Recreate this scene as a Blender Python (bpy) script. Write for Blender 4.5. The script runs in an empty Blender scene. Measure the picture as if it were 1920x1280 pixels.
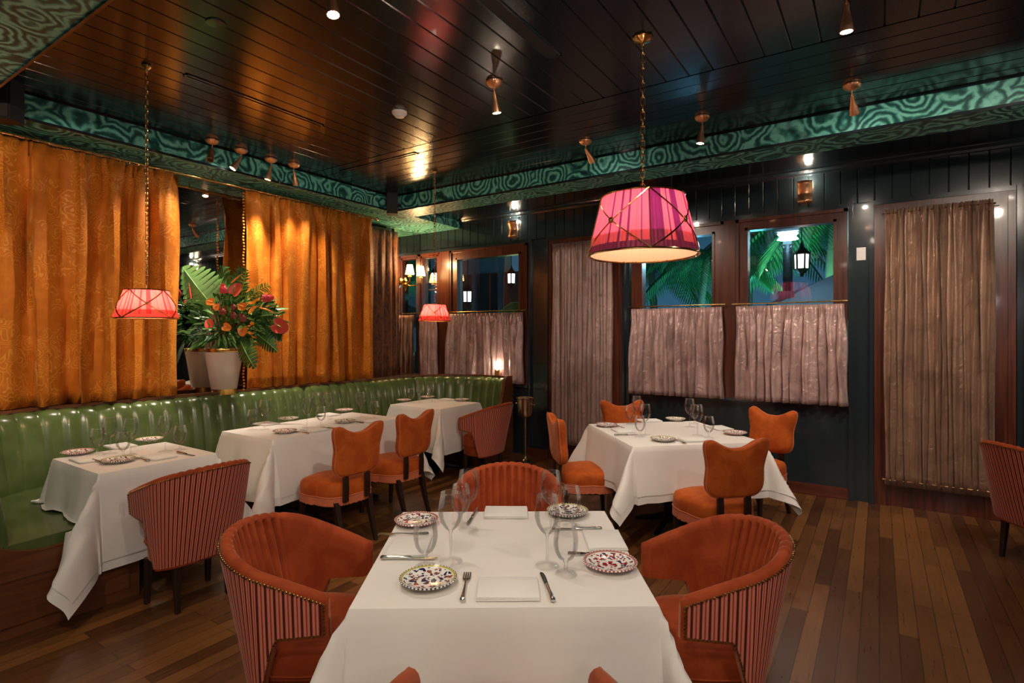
import bpy, math, random
from math import pi, sin, cos, sqrt, radians as R
from mathutils import Vector, Matrix
random.seed(7)
SC = bpy.context.scene
COL = SC.collection
# ---------------------------------------------------------------- camera, world, exposure
HC = 1.53; FPX = 1037.0; CX, CY = 960.0, 627.0
YAW = math.atan2(.5534, .8329)
cd = bpy.data.cameras.new('camera'); cam = bpy.data.objects.new('camera', cd); COL.objects.link(cam)
cam.location = (0, 0, HC); cam.rotation_euler = (pi/2, 0, YAW)
cd.sensor_width = 36; cd.lens = FPX/1920*36; cd.shift_y = -13/1920; cd.clip_start = .05
SC.camera = cam
SC.view_settings.view_transform = 'Standard'; SC.view_settings.look = 'None'
SC.view_settings.exposure = 0.55; SC.view_settings.gamma = 1; SC.view_settings.use_curve_mapping = False
w = bpy.data.worlds.new('night'); SC.world = w; w.use_nodes = True
wn = w.node_tree.nodes; wl = w.node_tree.links
bgn = wn['Background']; tc = wn.new('ShaderNodeTexCoord'); sx = wn.new('ShaderNodeSeparateXYZ'); rp = wn.new('ShaderNodeValToRGB')
wl.new(tc.outputs['Generated'], sx.inputs[0]); wl.new(sx.outputs[2], rp.inputs[0]); wl.new(rp.outputs[0], bgn.inputs[0])
rp.color_ramp.elements[0].position = 0; rp.color_ramp.elements[0].color = (.035, .10, .16, 1)
rp.color_ramp.elements[1].position = .35; rp.color_ramp.elements[1].color = (.004, .022, .03, 1)
bgn.inputs[1].default_value = 1.0
# light strengths (W)
W_SPOT = 36; W_FILL = 50
WARM = (1.0, .84, .67); AMBER = (1.0, .60, .28); COOL = (.86, .84, 1.0)
# room sizes (metres): X runs along the window wall, Y towards it
XL, YB, XR, YF = -5.6, 6.0, 4.6, -3.6
CEIL, SOF = 3.18, 3.0

def c2w(x, d): return (.8329*x-.5534*d, .5534*x+.8329*d)
def at(px, py, h):            # a point of a horizontal plane
    d = (HC-h)*FPX/(py-CY); return Vector((*c2w((px-CX)/FPX*d, d), h))
def onY(px, py, Y):
    r = (px-CX)/FPX; X = (r*.8329*Y-.5534*Y)/(.8329+r*.5534); d = -.5534*X+.8329*Y
    return Vector((X, Y, HC+(CY-py)/FPX*d))
def cang(a): return R(a)+YAW   # a heading measured from the camera's right

# ---------------------------------------------------------------- mesh builder
class MB:
    def __init__(s): s.v = []; s.f = []; s.m = []
    def face(s, idx, m=0): s.f.append(tuple(idx)); s.m.append(m)
    def loft(s, rings, closed=True, caps=(False, False), m=0, loop=False, mf=None):
        b = len(s.v); n = len(rings[0])
        for r in rings: s.v += [tuple(p) for p in r]
        k = len(rings)
        for i in range(k if loop else k-1):
            for j in range(n if closed else n-1):
                a = b+i*n+j; bb = b+i*n+(j+1) % n; i2 = (i+1) % k
                mm = mf(i, j) if mf else m
                s.face((a, bb, b+i2*n+(j+1) % n, b+i2*n+j), mm)
        if caps[0]: s.face([b+j for j in range(n)][::-1], m)
        if caps[1]: s.face([b+(k-1)*n+j for j in range(n)], m)
        return s
    def box(s, x0, x1, y0, y1, z0, z1, m=0):
        b = len(s.v)
        s.v += [(x0,y0,z0),(x1,y0,z0),(x1,y1,z0),(x0,y1,z0),(x0,y0,z1),(x1,y0,z1),(x1,y1,z1),(x0,y1,z1)]
        for f in ((0,3,2,1),(4,5,6,7),(0,1,5,4),(1,2,6,5),(2,3,7,6),(3,0,4,7)): s.face([b+i for i in f], m)
        return s
    def lathe(s, prof, n=24, c=(0,0,0), m=0, ribs=0, amp=0):
        rings = []
        for r, z in prof:
            rings.append([(c[0]+(r*(1+amp*cos(ribs*2*pi*j/n)))*cos(2*pi*j/n), c[1]+(r*(1+amp*cos(ribs*2*pi*j/n)))*sin(2*pi*j/n), c[2]+z) for j in range(n)])
        return s.loft(rings, m=m)
    def tube(s, pts, r, n=8, m=0, caps=True, closed=False):
        pts = [Vector(p) for p in pts]; rings = []; K = len(pts)
        rr = r if isinstance(r, (list, tuple)) else [r]*K
        up = None
        for i, p in enumerate(pts):
            if closed: t = pts[(i+1) % K]-pts[i-1]
            else: t = pts[min(i+1, K-1)]-pts[max(i-1, 0)]
            t.normalize()
            if up is None:
                up = Vector((0,0,1)) if abs(t.z) < .9 else Vector((1,0,0))
            a = t.cross(up)
            if a.length < 1e-4: a = t.cross(Vector((0,1,0)))
            a.normalize(); b = a.cross(t).normalized(); up = b
            rings.append([tuple(p+rr[i]*(cos(2*pi*j/n)*a+sin(2*pi*j/n)*b)) for j in range(n)])
        return s.loft(rings, caps=(caps and not closed, caps and not closed), m=m, loop=closed)
    def sphere(s, c, r, n=10, k=6, m=0, sc=(1,1,1)):
        rings = []
        for i in range(k+1):
            a = pi*i/k; q = max(sin(a), 1e-3)
            rings.append([(c[0]+r*sc[0]*q*cos(2*pi*j/n), c[1]+r*sc[1]*q*sin(2*pi*j/n), c[2]-r*sc[2]*cos(a)) for j in range(n)])
        return s.loft(rings, m=m)
    def tapered(s, p0, p1, w0, w1, m=0):       # square tapered leg
        p0 = Vector(p0); p1 = Vector(p1); rings = []
        for p, ww in ((p0, w0), (p1, w1)):
            h = ww/2; c = h*.7
            rings.append([(p.x+a, p.y+b, p.z) for a, b in ((-h,-c),(-c,-h),(c,-h),(h,-c),(h,c),(c,h),(-c,h),(-h,c))])
        return s.loft(rings, caps=(True, True), m=m)
    def grid(s, fn, nu, nv, m=0, mf=None):
        rings = [[fn(i/nu, j/nv) for j in range(nv+1)] for i in range(nu+1)]
        return s.loft(rings, closed=False, m=m, mf=mf)
    def prism(s, pts, z0, z1, m=0):
        return s.loft([[(x, y, z0) for x, y in pts], [(x, y, z1) for x, y in pts]], caps=(True, True), m=m)
    def xf(s, M, start=0):
        for i in range(start, len(s.v)): s.v[i] = tuple(M @ Vector(s.v[i]))
        return s
    def build(s, name, mats, parent=None, smooth=True, loc=None, rotz=0, ang=40):
        me = bpy.data.meshes.new(name); me.from_pydata(s.v, [], s.f)
        if not isinstance(mats, (list, tuple)): mats = [mats]
        for mt in mats: me.materials.append(mt)
        for p, mi in zip(me.polygons, s.m): p.material_index = mi; p.use_smooth = smooth
        me.validate(); me.update()
        if smooth:
            try: me.set_sharp_from_angle(angle=R(ang))
            except Exception: pass
        o = bpy.data.objects.new(name, me); COL.objects.link(o)
        if parent: o.parent = parent
        if loc is not None: o.location = loc
        o.rotation_euler.z = rotz
        return o

def tag(o, label=None, cat=None, group=None, kind=None):
    if label: o['label'] = label
    if cat: o['category'] = cat
    if group: o['group'] = group
    if kind: o['kind'] = kind
    return o
def thing(name, label, cat, loc=(0,0,0), rotz=0, group=None):
    o = bpy.data.objects.new(name, None); COL.objects.link(o); o.empty_display_size = .1
    o.location = loc; o.rotation_euler = (0, 0, rotz); return tag(o, label, cat, group)
def struct(name, mb, mat, smooth=False):
    return tag(mb.build(name, mat, smooth=smooth), kind='structure')
def dup(root, loc, rotz, label, group=None):
    def cp(o, par):
        c = o.copy(); COL.objects.link(c)
        if par: c.parent = par
        for ch in kids.get(o.name, []): cp(ch, c)
        return c
    kids = {}
    def scan(o):
        kids[o.name] = list(o.children)
        for ch in o.children: scan(ch)
    scan(root)
    r = cp(root, None); r.location = loc; r.rotation_euler = (0, 0, rotz); r['label'] = label
    if group: r['group'] = group
    return r

# ---------------------------------------------------------------- materials
def hexc(h):
    h = h.lstrip('#'); o = []
    for i in (0, 2, 4):
        c = int(h[i:i+2], 16)/255; o.append(c/12.92 if c <= .04045 else ((c+.055)/1.055)**2.4)
    return (*o, 1)
def mat(name, col, rough=.5, metal=0, sheen=0, coat=0, emit=None, es=0, spec=.5, aniso=0):
    m = bpy.data.materials.new(name); m.use_nodes = True; b = m.node_tree.nodes['Principled BSDF']
    b.inputs['Base Color'].default_value = col if len(col) == 4 else (*col, 1)
    b.inputs['Roughness'].default_value = rough; b.inputs['Metallic'].default_value = metal
    b.inputs['Specular IOR Level'].default_value = spec
    if sheen: b.inputs['Sheen Weight'].default_value = sheen; b.inputs['Sheen Roughness'].default_value = .35
    if coat: b.inputs['Coat Weight'].default_value = coat; b.inputs['Coat Roughness'].default_value = .06
    if aniso: b.inputs['Anisotropic'].default_value = aniso
    if emit: b.inputs['Emission Color'].default_value = (*emit[:3], 1); b.inputs['Emission Strength'].default_value = es
    return m
class G:                       # tiny node-graph helper
    def __init__(s, m): s.m = m; s.t = m.node_tree; s.b = s.t.nodes.get('Principled BSDF')
    def n(s, kind, **kw):
        x = s.t.nodes.new('ShaderNode'+kind)
        for k, v in kw.items():
            if k in ('operation','blend_type','data_type','feature','wave_type','bands_direction','offset','noise_dimensions','distance'):
                setattr(x, k, v)
            else: x.inputs[k.replace('_', ' ')].default_value = v
        return x
    def l(s, a, b): s.t.links.new(a, b)
    def co(s, scale=(1,1,1), rot=(0,0,0), which='Object'):
        tc = s.n('TexCoord'); mp = s.n('Mapping'); mp.inputs['Scale'].default_value = scale; mp.inputs['Rotation'].default_value = rot
        s.l(tc.outputs[which], mp.inputs[0]); return mp.outputs[0]
    def noise(s, co, scale=5, detail=4, rough=.5, dist=0):
        x = s.n('TexNoise', Scale=scale, Detail=detail, Roughness=rough, Distortion=dist); s.l(co, x.inputs['Vector']); return x
    def vor(s, co, scale=5, feature='F1', rnd=1):
        x = s.n('TexVoronoi', feature=feature, Scale=scale, Randomness=rnd); s.l(co, x.inputs['Vector']); return x
    def math(s, op, a, b=None, c=None):
        x = s.n('Math', operation=op)
        for i, v in enumerate((a, b, c)):
            if v is None: continue
            if hasattr(v, 'is_linked') or hasattr(v, 'links'): s.l(v, x.inputs[i])
            else: x.inputs[i].default_value = v
        return x.outputs[0]
    def ramp(s, fac, stops, interp='LINEAR'):
        x = s.n('ValToRGB'); cr = x.color_ramp; cr.interpolation = interp
        while len(cr.elements) < len(stops): cr.elements.new(.5)
        for e, (p, c) in zip(cr.elements, stops): e.position = p; e.color = c if len(c) == 4 else (*c, 1)
        s.l(fac, x.inputs[0]); return x.outputs[0]
    def mix(s, fac, a, b, mode='MIX'):
        x = s.n('Mix', data_type='RGBA', blend_type=mode)
        for i, v in ((0, fac), (6, a), (7, b)):
            if hasattr(v, 'links'): s.l(v, x.inputs[i])
            elif i == 0: x.inputs[0].default_value = v
            else: x.inputs[i].default_value = v if len(v) == 4 else (*v, 1)
        return x.outputs[2]
    def bump(s, h, strength=.3, dist=.01):
        x = s.n('Bump', Strength=strength, Distance=dist) if False else s.t.nodes.new('ShaderNodeBump')
        x.inputs['Strength'].default_value = strength; x.inputs['Distance'].default_value = dist
        s.l(h, x.inputs['Height']); s.l(x.outputs[0], s.b.inputs['Normal'])
    def color(s, c): s.l(c, s.b.inputs['Base Color'])
    def rough(s, c): s.l(c, s.b.inputs['Roughness'])

M = {}
# lacquered blue-black timber
M['lacquer'] = m = mat('black_lacquer', (.014, .023, .028), .17, coat=.5); g = G(m)
nz = g.noise(g.co((1,1,1)), 90, 2); g.bump(nz.outputs[0], .10, .002)
M['ceil'] = m = mat('ceiling_lacquer', (.006,.011,.015), .14, coat=.12); g = G(m)
nz = g.noise(g.co((6,1,1)), 60, 2); g.bump(nz.outputs[0], .14, .003)
# malachite paper
def malachite(name, dark, mid, light):
    m = mat(name, mid, .38); g = G(m); co = g.co((1,1,1))
    wz = g.noise(co, 3.2, 3, .55); ad = g.n('MixRGB', blend_type='ADD') if False else g.t.nodes.new('ShaderNodeVectorMath')
    ad.operation = 'MULTIPLY_ADD'; g.l(wz.outputs[1], ad.inputs[0]); ad.inputs[1].default_value = (.17,.17,.17); g.l(co, ad.inputs[2])
    v = g.vor(ad.outputs[0], 3.6); fine = g.noise(co, 9, 4)
    q = g.math('MULTIPLY_ADD', fine.outputs[0], 9.0, g.math('MULTIPLY', v.outputs['Distance'], 40.0))
    r = g.math('MULTIPLY_ADD', g.math('SINE', q), .5, .5)
    big = g.noise(co, 22, 3)
    r2 = g.math('MULTIPLY', r, g.math('MULTIPLY_ADD', big.outputs[0], 1.1, .35))
    g.color(g.ramp(r2, [(.05, dark), (.4, mid), (.85, light)])); return m
M['malachite'] = malachite('malachite_paper', (.008,.075,.068), (.035,.25,.20), (.20,.62,.50))
# floor
M['floor'] = m = mat('oak_strip_floor', (.15,.06,.02), .33, coat=.15); g = G(m)
co = g.co((1,1,1), (0,0,pi/2)); bk = g.t.nodes.new('ShaderNodeTexBrick'); g.l(co, bk.inputs['Vector'])
bk.inputs['Scale'].default_value = 1; bk.inputs['Brick Width'].default_value = 1.15; bk.inputs['Row Height'].default_value = .083
bk.inputs['Mortar Size'].default_value = .0016; bk.inputs['Bias'].default_value = -.1; bk.offset = .37
bk.inputs['Color1'].default_value = (.215,.088,.024,1); bk.inputs['Color2'].default_value = (.062,.021,.007,1); bk.inputs['Mortar'].default_value = (.012,.005,.002,1)
gr = g.noise(g.co((22,1.3,1)), 3.5, 6, .65); pt = g.noise(g.co((1,1,1)), 1.4, 3)
c1 = g.mix(.55, bk.outputs[0], g.ramp(gr.outputs[0], [(.3,(.45,.42,.4)),(.7,(1.3,1.3,1.3))]), 'MULTIPLY')
g.color(g.mix(.5, c1, g.ramp(pt.outputs[0], [(.35,(.6,.58,.55)),(.7,(1.25,1.2,1.1))]), 'MULTIPLY'))
g.rough(g.ramp(gr.outputs[0], [(.3,(.26,)*3),(.8,(.42,)*3)])); g.bump(bk.outputs['Fac'], -.35, .002)
def wood(name, dark, light, rough=.3, axis=0, coat=.2):
    m = mat(name, light, rough, coat=coat); g = G(m); sc = [16, 16, 16]; sc[axis] = 1.2
    n = g.noise(g.co(tuple(sc)), 1.6, 6, .6, .6); g.color(g.ramp(n.outputs[0], [(.3, dark), (.72, light)])); return m
M['redwood'] = wood('mahogany', (.04,.009,.005), (.13,.030,.012), .3, 2)
M['redwood_h'] = wood('mahogany_rail', (.04,.009,.005), (.13,.030,.012), .3, 0)
M['boothwood'] = wood('booth_walnut', (.075,.02,.006), (.17,.055,.016), .4, 1)
M['darkwood'] = mat('dark_stained_wood', (.018,.007,.004), .35)
# fabrics
def velvet(name, col, col2, sc=9, sheen=.3):
    m = mat(name, col, .75, sheen=sheen, spec=.15); g = G(m); n = g.noise(g.co(), sc, 3, .6, .8)
    g.color(g.ramp(n.outputs[0], [(.38, col2), (.62, col)])); m.node_tree.nodes['Principled BSDF'].inputs['Sheen Tint'].default_value = (1,.55,.35,1); return m
M['velvet'] = velvet('orange_velvet', (.46,.095,.012,1), (.36,.062,.008,1))
M['tubvelvet'] = velvet('rust_velvet', (.34,.058,.014,1), (.25,.038,.009,1))
M['pinkstripe'] = mat('pink_stripe_cloth', (.60,.165,.105), .6, sheen=.3)
M['midstripe'] = mat('mid_stripe_cloth', (.22,.035,.018), .7); M['darkstripe'] = mat('dark_stripe_cloth', (.075,.006,.003), .7)
M['fringe'] = m = mat('fringe_cloth', (.5,.12,.05), .7, sheen=.3)
M['piping'] = mat('piping', (.5,.13,.05), .6)
M['bronze'] = mat('bronze_nail', (.40,.26,.10), .3, 1)
M['linen'] = m = mat('white_linen', (.80,.76,.72), .8, sheen=.1, spec=.2); g = G(m)
n1 = g.noise(g.co(), 3.5, 3, .5, .6); n2 = g.noise(g.co(), 220, 2)
g.bump(g.math('ADD', n1.outputs[0], g.math('MULTIPLY', n2.outputs[0], .02)), .35, .02)
M['napkin'] = mat('napkin_cotton', (.82,.80,.77), .85, spec=.2)
M['leather'] = m = mat('green_leather', (.07,.11,.035), .26, coat=.15); g = G(m)
n1 = g.noise(g.co(), 5, 3); g.color(g.ramp(n1.outputs[0], [(.3,(.058,.088,.026)),(.7,(.10,.145,.042))]))
n2 = g.noise(g.co(), 30, 4); g.bump(n2.outputs[0], .12, .004)
M['damask'] = m = mat('orange_damask', (.50,.16,.015), .62, sheen=.2, spec=.2); m.node_tree.nodes['Principled BSDF'].inputs['Sheen Tint'].default_value = (1,.5,.12,1); g = G(m)
co = g.co(); wz = g.noise(co, 7, 2, .5); ad = g.t.nodes.new('ShaderNodeVectorMath'); ad.operation = 'MULTIPLY_ADD'
g.l(wz.outputs[1], ad.inputs[0]); ad.inputs[1].default_value = (.16,.16,.16); g.l(co, ad.inputs[2])
v = g.vor(ad.outputs[0], 9); wv = g.math('SINE', g.math('MULTIPLY', v.outputs['Distance'], 36))
pat = g.math('MULTIPLY', g.math('GREATER_THAN', wv, .62), g.math('GREATER_THAN', g.noise(co, 4.5, 2).outputs[0], .47))
tone = g.noise(co, 12, 3)
g.color(g.mix(pat, g.ramp(tone.outputs[0], [(.3,(.44,.115,.007)),(.7,(.56,.165,.013))]), (.62,.235,.03)))
g.rough(g.math('MULTIPLY_ADD', pat, -.25, .65))
M['brownvelvet'] = m = mat('brown_crushed_velvet', (.1,.03,.006), .6, sheen=.5); g = G(m)
n = g.noise(g.co((1,1,.6)), 11, 5, .7, 1.5); g.color(g.ramp(n.outputs[0], [(.35,(.03,.008,.003)),(.6,(.19,.055,.010)),(.8,(.33,.11,.018))]))
def satin(name, a, b, rough=.34, tr=0):
    m = mat(name, a, rough, sheen=.25, spec=.6); g = G(m); n = g.noise(g.co((1,1,.6)), 8, 3, .5, .8); g.b.inputs['Metallic'].default_value = .35
    g.color(g.ramp(n.outputs[0], [(.2, b), (.62, a)])); n2 = g.noise(g.co((1,1,.8)), 15, 3, .55, 1.2); g.bump(n2.outputs[0], .5, .02)
    if tr:
        t = g.t.nodes; out = t['Material Output']; tp = t.new('ShaderNodeBsdfTransparent'); mx = t.new('ShaderNodeMixShader'); mx.inputs[0].default_value = tr
        tp.inputs[0].default_value = (.8,.7,.6,1)
        g.l(g.b.outputs[0], mx.inputs[1]); g.l(tp.outputs[0], mx.inputs[2]); g.l(mx.outputs[0], out.inputs[0])
    return m
M['satin'] = satin('mauve_satin', (.56,.37,.34,1), (.30,.19,.18,1))
M['sheer'] = satin('mauve_sheer', (.50,.33,.29,1), (.32,.20,.17,1), .4, .12)
M['sheerbrown'] = satin('brown_sheer', (.40,.23,.15,1), (.24,.135,.09,1), .42, .16)
# metals, glass, light
M['brass'] = mat('polished_brass', (.80,.50,.20), .18, 1)
M['copper'] = mat('brushed_copper', (.85,.46,.25), .38, 1)
M['steel'] = mat('cutlery_steel', (.6,.58,.55), .2, 1)
M['silver'] = mat('champagne_metal', (.62,.50,.36), .2, 1)
M['iron'] = mat('dark_iron', (.008,.008,.009), .35, .5)
M['black'] = mat('matt_black', (.004,.004,.004), .6)
M['white'] = mat('white_plastic', (.75,.72,.7), .4)
M['mirror'] = mat('mirror', (.72,.68,.60), .015, 1)
def thin(name, k=1.0, tint=(1,1,1), base=.03, rough=.0):
    m = bpy.data.materials.new(name); m.use_nodes = True; t = m.node_tree; t.nodes.remove(t.nodes['Principled BSDF'])
    out = t.nodes['Material Output']; tp = t.nodes.new('ShaderNodeBsdfTransparent'); gl = t.nodes.new('ShaderNodeBsdfGlossy'); gl.inputs['Roughness'].default_value = rough
    tp.inputs[0].default_value = (*tint, 1)
    lw = t.nodes.new('ShaderNodeLayerWeight'); lw.inputs[0].default_value = .35
    ma = t.nodes.new('ShaderNodeMath'); ma.operation = 'MULTIPLY_ADD'; ma.use_clamp = True; ma.inputs[1].default_value = k; ma.inputs[2].default_value = base
    mx = t.nodes.new('ShaderNodeMixShader'); t.links.new(lw.outputs['Fresnel'], ma.inputs[0]); t.links.new(ma.outputs[0], mx.inputs[0])
    t.links.new(tp.outputs[0], mx.inputs[1]); t.links.new(gl.outputs[0], mx.inputs[2]); t.links.new(mx.outputs[0], out.inputs[0]); return m
M['glass'] = thin('drinking_glass', .58, (.99,.99,.99), .008, .02); M['glassfoot'] = thin('glass_foot', .5, (.99,.99,.99), .006, .05); M['glassrim'] = thin('glass_rim', .4, (1,1,1), .35, .05)
M['pane'] = thin('window_pane', .7, (.85,.92,.95), .03)
def glow(name, col, s): return mat(name, (*[min(c,1) for c in col], 1), .5, emit=col, es=s)
M['bulb'] = glow('lit_bulb', (1,.86,.66), 60)
M['spotface'] = glow('spot_lens', (1,.95,.86), 90)
M['candle_shade'] = glow('lit_candle_shade', (1,.62,.22), 9)
M['lantern_glass'] = glow('lantern_glass', (1,.93,.82), 3.2)
M['streetglow'] = glow('street_lamp_glow', (.62,.95,1), 26)
M['signalglow'] = glow('signal_glow', (.05,.75,.85), 22)
M['opal'] = glow('opal_globe', (1,.84,.66), 6)
def shade(name, col):
    m = bpy.data.materials.new(name); m.use_nodes = True; t = m.node_tree; b = t.nodes['Principled BSDF']; out = t.nodes['Material Output']
    b.inputs['Base Color'].default_value = (*col, 1); b.inputs['Roughness'].default_value = .55; b.inputs['Sheen Weight'].default_value = .3
    tr = t.nodes.new('ShaderNodeBsdfTranslucent'); tr.inputs[0].default_value = (*col, 1); mx = t.nodes.new('ShaderNodeMixShader'); mx.inputs[0].default_value = .55
    t.links.new(b.outputs[0], mx.inputs[1]); t.links.new(tr.outputs[0], mx.inputs[2]); t.links.new(mx.outputs[0], out.inputs[0]); return m
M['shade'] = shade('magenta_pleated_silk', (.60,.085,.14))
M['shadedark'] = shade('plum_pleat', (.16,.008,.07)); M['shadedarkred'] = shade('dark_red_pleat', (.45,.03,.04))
M['shaderim'] = shade('plum_silk_hem', (.16,.012,.07))
M['shadered'] = shade('red_pleated_silk', (.85,.10,.12))
M['lining'] = shade('cream_lining', (.85,.62,.36))
# plates
def plate_mat(name, ca, cb, rim):
    m = mat(name, (.85,.84,.80,1), .15, coat=.5); g = G(m); co = g.co()
    s = g.t.nodes.new('ShaderNodeSeparateXYZ'); g.l(co, s.inputs[0])
    r = g.math('SQRT', g.math('ADD', g.math('MULTIPLY', s.outputs[0], s.outputs[0]), g.math('MULTIPLY', s.outputs[1], s.outputs[1])))
    wz = g.noise(co, 45, 2); ad = g.t.nodes.new('ShaderNodeVectorMath'); ad.operation = 'MULTIPLY_ADD'
    g.l(wz.outputs[1], ad.inputs[0]); ad.inputs[1].default_value = (.02,.02,.02); g.l(co, ad.inputs[2])
    v = g.vor(ad.outputs[0], 78); spot = g.math('LESS_THAN', v.outputs['Distance'], .47)
    band = g.math('MULTIPLY', g.math('GREATER_THAN', r, .036), g.math('LESS_THAN', r, .077))
    cen = g.math('MULTIPLY', g.math('LESS_THAN', r, .026), g.math('LESS_THAN', v.outputs['Distance'], .55))
    v2 = g.vor(co, 120); c2 = g.mix(g.math('GREATER_THAN', v2.outputs['Color'], .55), ca, cb)
    c = g.mix(g.math('MULTIPLY', band, spot), (.86,.84,.78), c2); c = g.mix(cen, c, g.mix(g.math('GREATER_THAN', v2.outputs['Color'], .4), cb, ca))
    c = g.mix(g.math('MULTIPLY', g.math('GREATER_THAN', r, .080), g.math('LESS_THAN', r, .086)), c, rim)
    an = g.math('ARCTAN2', s.outputs[1], s.outputs[0]); dash = g.math('GREATER_THAN', g.math('SINE', g.math('MULTIPLY', an, 44)), 0)
    g.color(g.mix(g.math('MULTIPLY', g.math('GREATER_THAN', r, .086), dash), c, ca)); return m
M['plate_blue'] = plate_mat('painted_plate_blue', (.012,.014,.09), (.30,.09,.05), (.50,.46,.10))
M['plate_red'] = plate_mat('painted_plate_red', (.36,.02,.025), (.04,.05,.12), (.45,.18,.14))
M['leaf'] = m = mat('leaf_green', (.03,.12,.02), .32); g = G(m); n = g.noise(g.co(), 12, 3); g.color(g.ramp(n.outputs[0], [(.35,(.012,.06,.012)),(.65,(.05,.17,.03))]))
M['leaflight'] = mat('leaf_light_green', (.20,.42,.12), .35)
M['leafyellow'] = mat('leaf_yellow_green', (.28,.38,.05), .4)
M['anthurium'] = mat('anthurium_red', (.72,.09,.06), .25)
M['orchid'] = mat('orange_petal', (.85,.26,.03), .4)
M['pinkgin'] = mat('pink_bract', (.78,.09,.11), .4)
M['protea'] = mat('protea_scale', (.34,.07,.06), .5)
M['vase'] = mat('ivory_glaze', (.62,.50,.42), .22, coat=.4)
M['gold'] = mat('gold_band', (.7,.42,.12), .25, 1)
M['asphalt'] = mat('dark_paving', (.02,.022,.025), .7)
M['palmtrunk'] = mat('palm_bark', (.10,.085,.07), .9)
M['palmleaf'] = mat('palm_leaf', (.02,.14,.05), .5)
M['facade'] = mat('grey_render', (.20,.22,.25), .8)
M['facadedark'] = mat('dark_shutter', (.03,.02,.02), .6)
M['canvas'] = mat('dark_canvas', (.012,.012,.02), .8)
M['redcloth'] = mat('red_banner', (.12,.008,.012), .7)
# ================================================================= ROOM
struct('floor', MB().box(XL-.3, XR+.3, YF-.3, YB+.25, -.1, 0), M['floor'])
struct('wall_left', MB().box(XL-.02, -5.345, .5, 4.74, 0, SOF).box(XL-.25, XL-.02, YF-.3, YB+.25, 0, 3.4), M['lacquer'])
struct('wall_right', MB().box(XR, XR+.25, YF-.3, YB+.25, 0, 3.4), M['redwood'])
struct('wall_front', MB().box(XL-.3, XR+.3, YF-.25, YF, 0, 3.4), M['redwood'])
def grooved(mb, a0, a1, pitch, gw, gd, fn):
    """boards between a0 and a1 with v-grooves; fn(a, depth) -> edge pair"""
    a = a0; ring = []
    n = max(1, round((a1-a0)/pitch)); p = (a1-a0)/n
    for i in range(n):
        s = a0+i*p; ring += [(s, 0 if i == 0 else gd), (s+gw, 0), (s+p-gw, 0)]
    ring.append((a1, 0)); b = len(mb.v)
    for q in ring: mb.v += [fn(*q, 0), fn(*q, 1)]
    for i in range(len(ring)-1): mb.face((b+2*i, b+2*i+2, b+2*i+3, b+2*i+1))
SEAM = 3.57; YC0, YC1 = 4.72, 5.085; XC = -4.85; YN = 1.04
c = MB()
grooved(c, XC, XR, .148, .006, .006, lambda a, d, e: (a, YN if e == 0 else SEAM-.006, CEIL+d))
grooved(c, SEAM+.006, YC0, .142, .006, .006, lambda a, d, e: (XC if e == 0 else XR, a, CEIL+d))
c.box(XL-.1, XR+.1, YF, YB+.2, CEIL+.012, CEIL+.1)
c.box(XC, XR, YC0-.012, YC0, CEIL-.012, CEIL+.02); c.box(XC, XC+.012, YN, YC0, CEIL-.012, CEIL+.02)
c.box(XC, XR, YC1, YB+.1, 3.10, 3.14)
struct('ceiling', c, M['ceil'])
s = MB().box(XL-.02, XC, YF, YB, SOF, CEIL+.01)
struct('trim_1', s, M['malachite'])
struct('trim_2', MB().box(XC, XR, YC0, YC1, SOF, CEIL+.01), M['malachite'])
struct('trim_3', MB().box(XC, XR, YF, YN, SOF, CEIL+.01), M['malachite'])
e = MB().box(XC-.004, XC+.006, YN, YC0, SOF-.006, SOF+.012).box(XC, XR, YC0-.006, YC0+.004, SOF-.006, SOF+.012).box(XC, XR, YN-.004, YN+.01, SOF-.012, SOF+.02)
struct('trim_4', e, M['lacquer'])

WALLS = [(-3.72, -3.43), (-2.46, -2.36), (-.24, -.04), (.92, 1.12)]
wl_ = MB()
grooved(wl_, XL, XR, .132, .007, .008, lambda a, d, e_: (a, YB+d, 2.74 if e_ else 3.06))
wl_.box(XL, XR, YB+.02, YB+.2, 2.72, 3.16)
wl_.loft([[(x, YB+.02, 3.05), (x, YB-.03, 3.055), (x, YB-.035, 3.075), (x, YB-.08, 3.09), (x, YB-.09, 3.11), (x, YB+.02, 3.11)] for x in (XL, XR)], caps=(True, True))
for a, b_ in WALLS:
    wl_.box(a, b_, YB-.0, YB+.2, 0, 2.72)
    for q in (a+.004, b_-.034): 
        wl_.box(q, q+.03, YB-.035, YB, 0, 2.74)
wl_.box(1.12, XR, YB+.01, YB+.2, 0, 2.72)
for k in range(8): wl_.box(1.5+k*.42, 1.53+k*.42, YB-.02, YB+.01, .1, 2.72)
for a, b_ in ((XL, -3.72), (-2.36, -.24)):      # apron under the windows, head strip over them
    wl_.box(a, b_, YB, YB+.2, 0, .86); wl_.box(a, b_, YB-.05, YB+.03, .855, .885); wl_.box(a, b_, YB-.03, YB+.02, 2.70, 2.74)
for a, b_ in ((-3.43, -2.46), (-.04, .92)): wl_.box(a, b_, YB-.03, YB+.02, 2.70, 2.74)
struct('wall_back', wl_, M['lacquer'])
struct('baseboard_back', MB().box(-2.36, -.24, YB-.022, YB, 0, .105).box(-2.36, -.24, YB-.03, YB, 0, .018).box(-3.72,-3.43,YB-.05,YB-.035,0,.1), M['redwood_h'])
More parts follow.
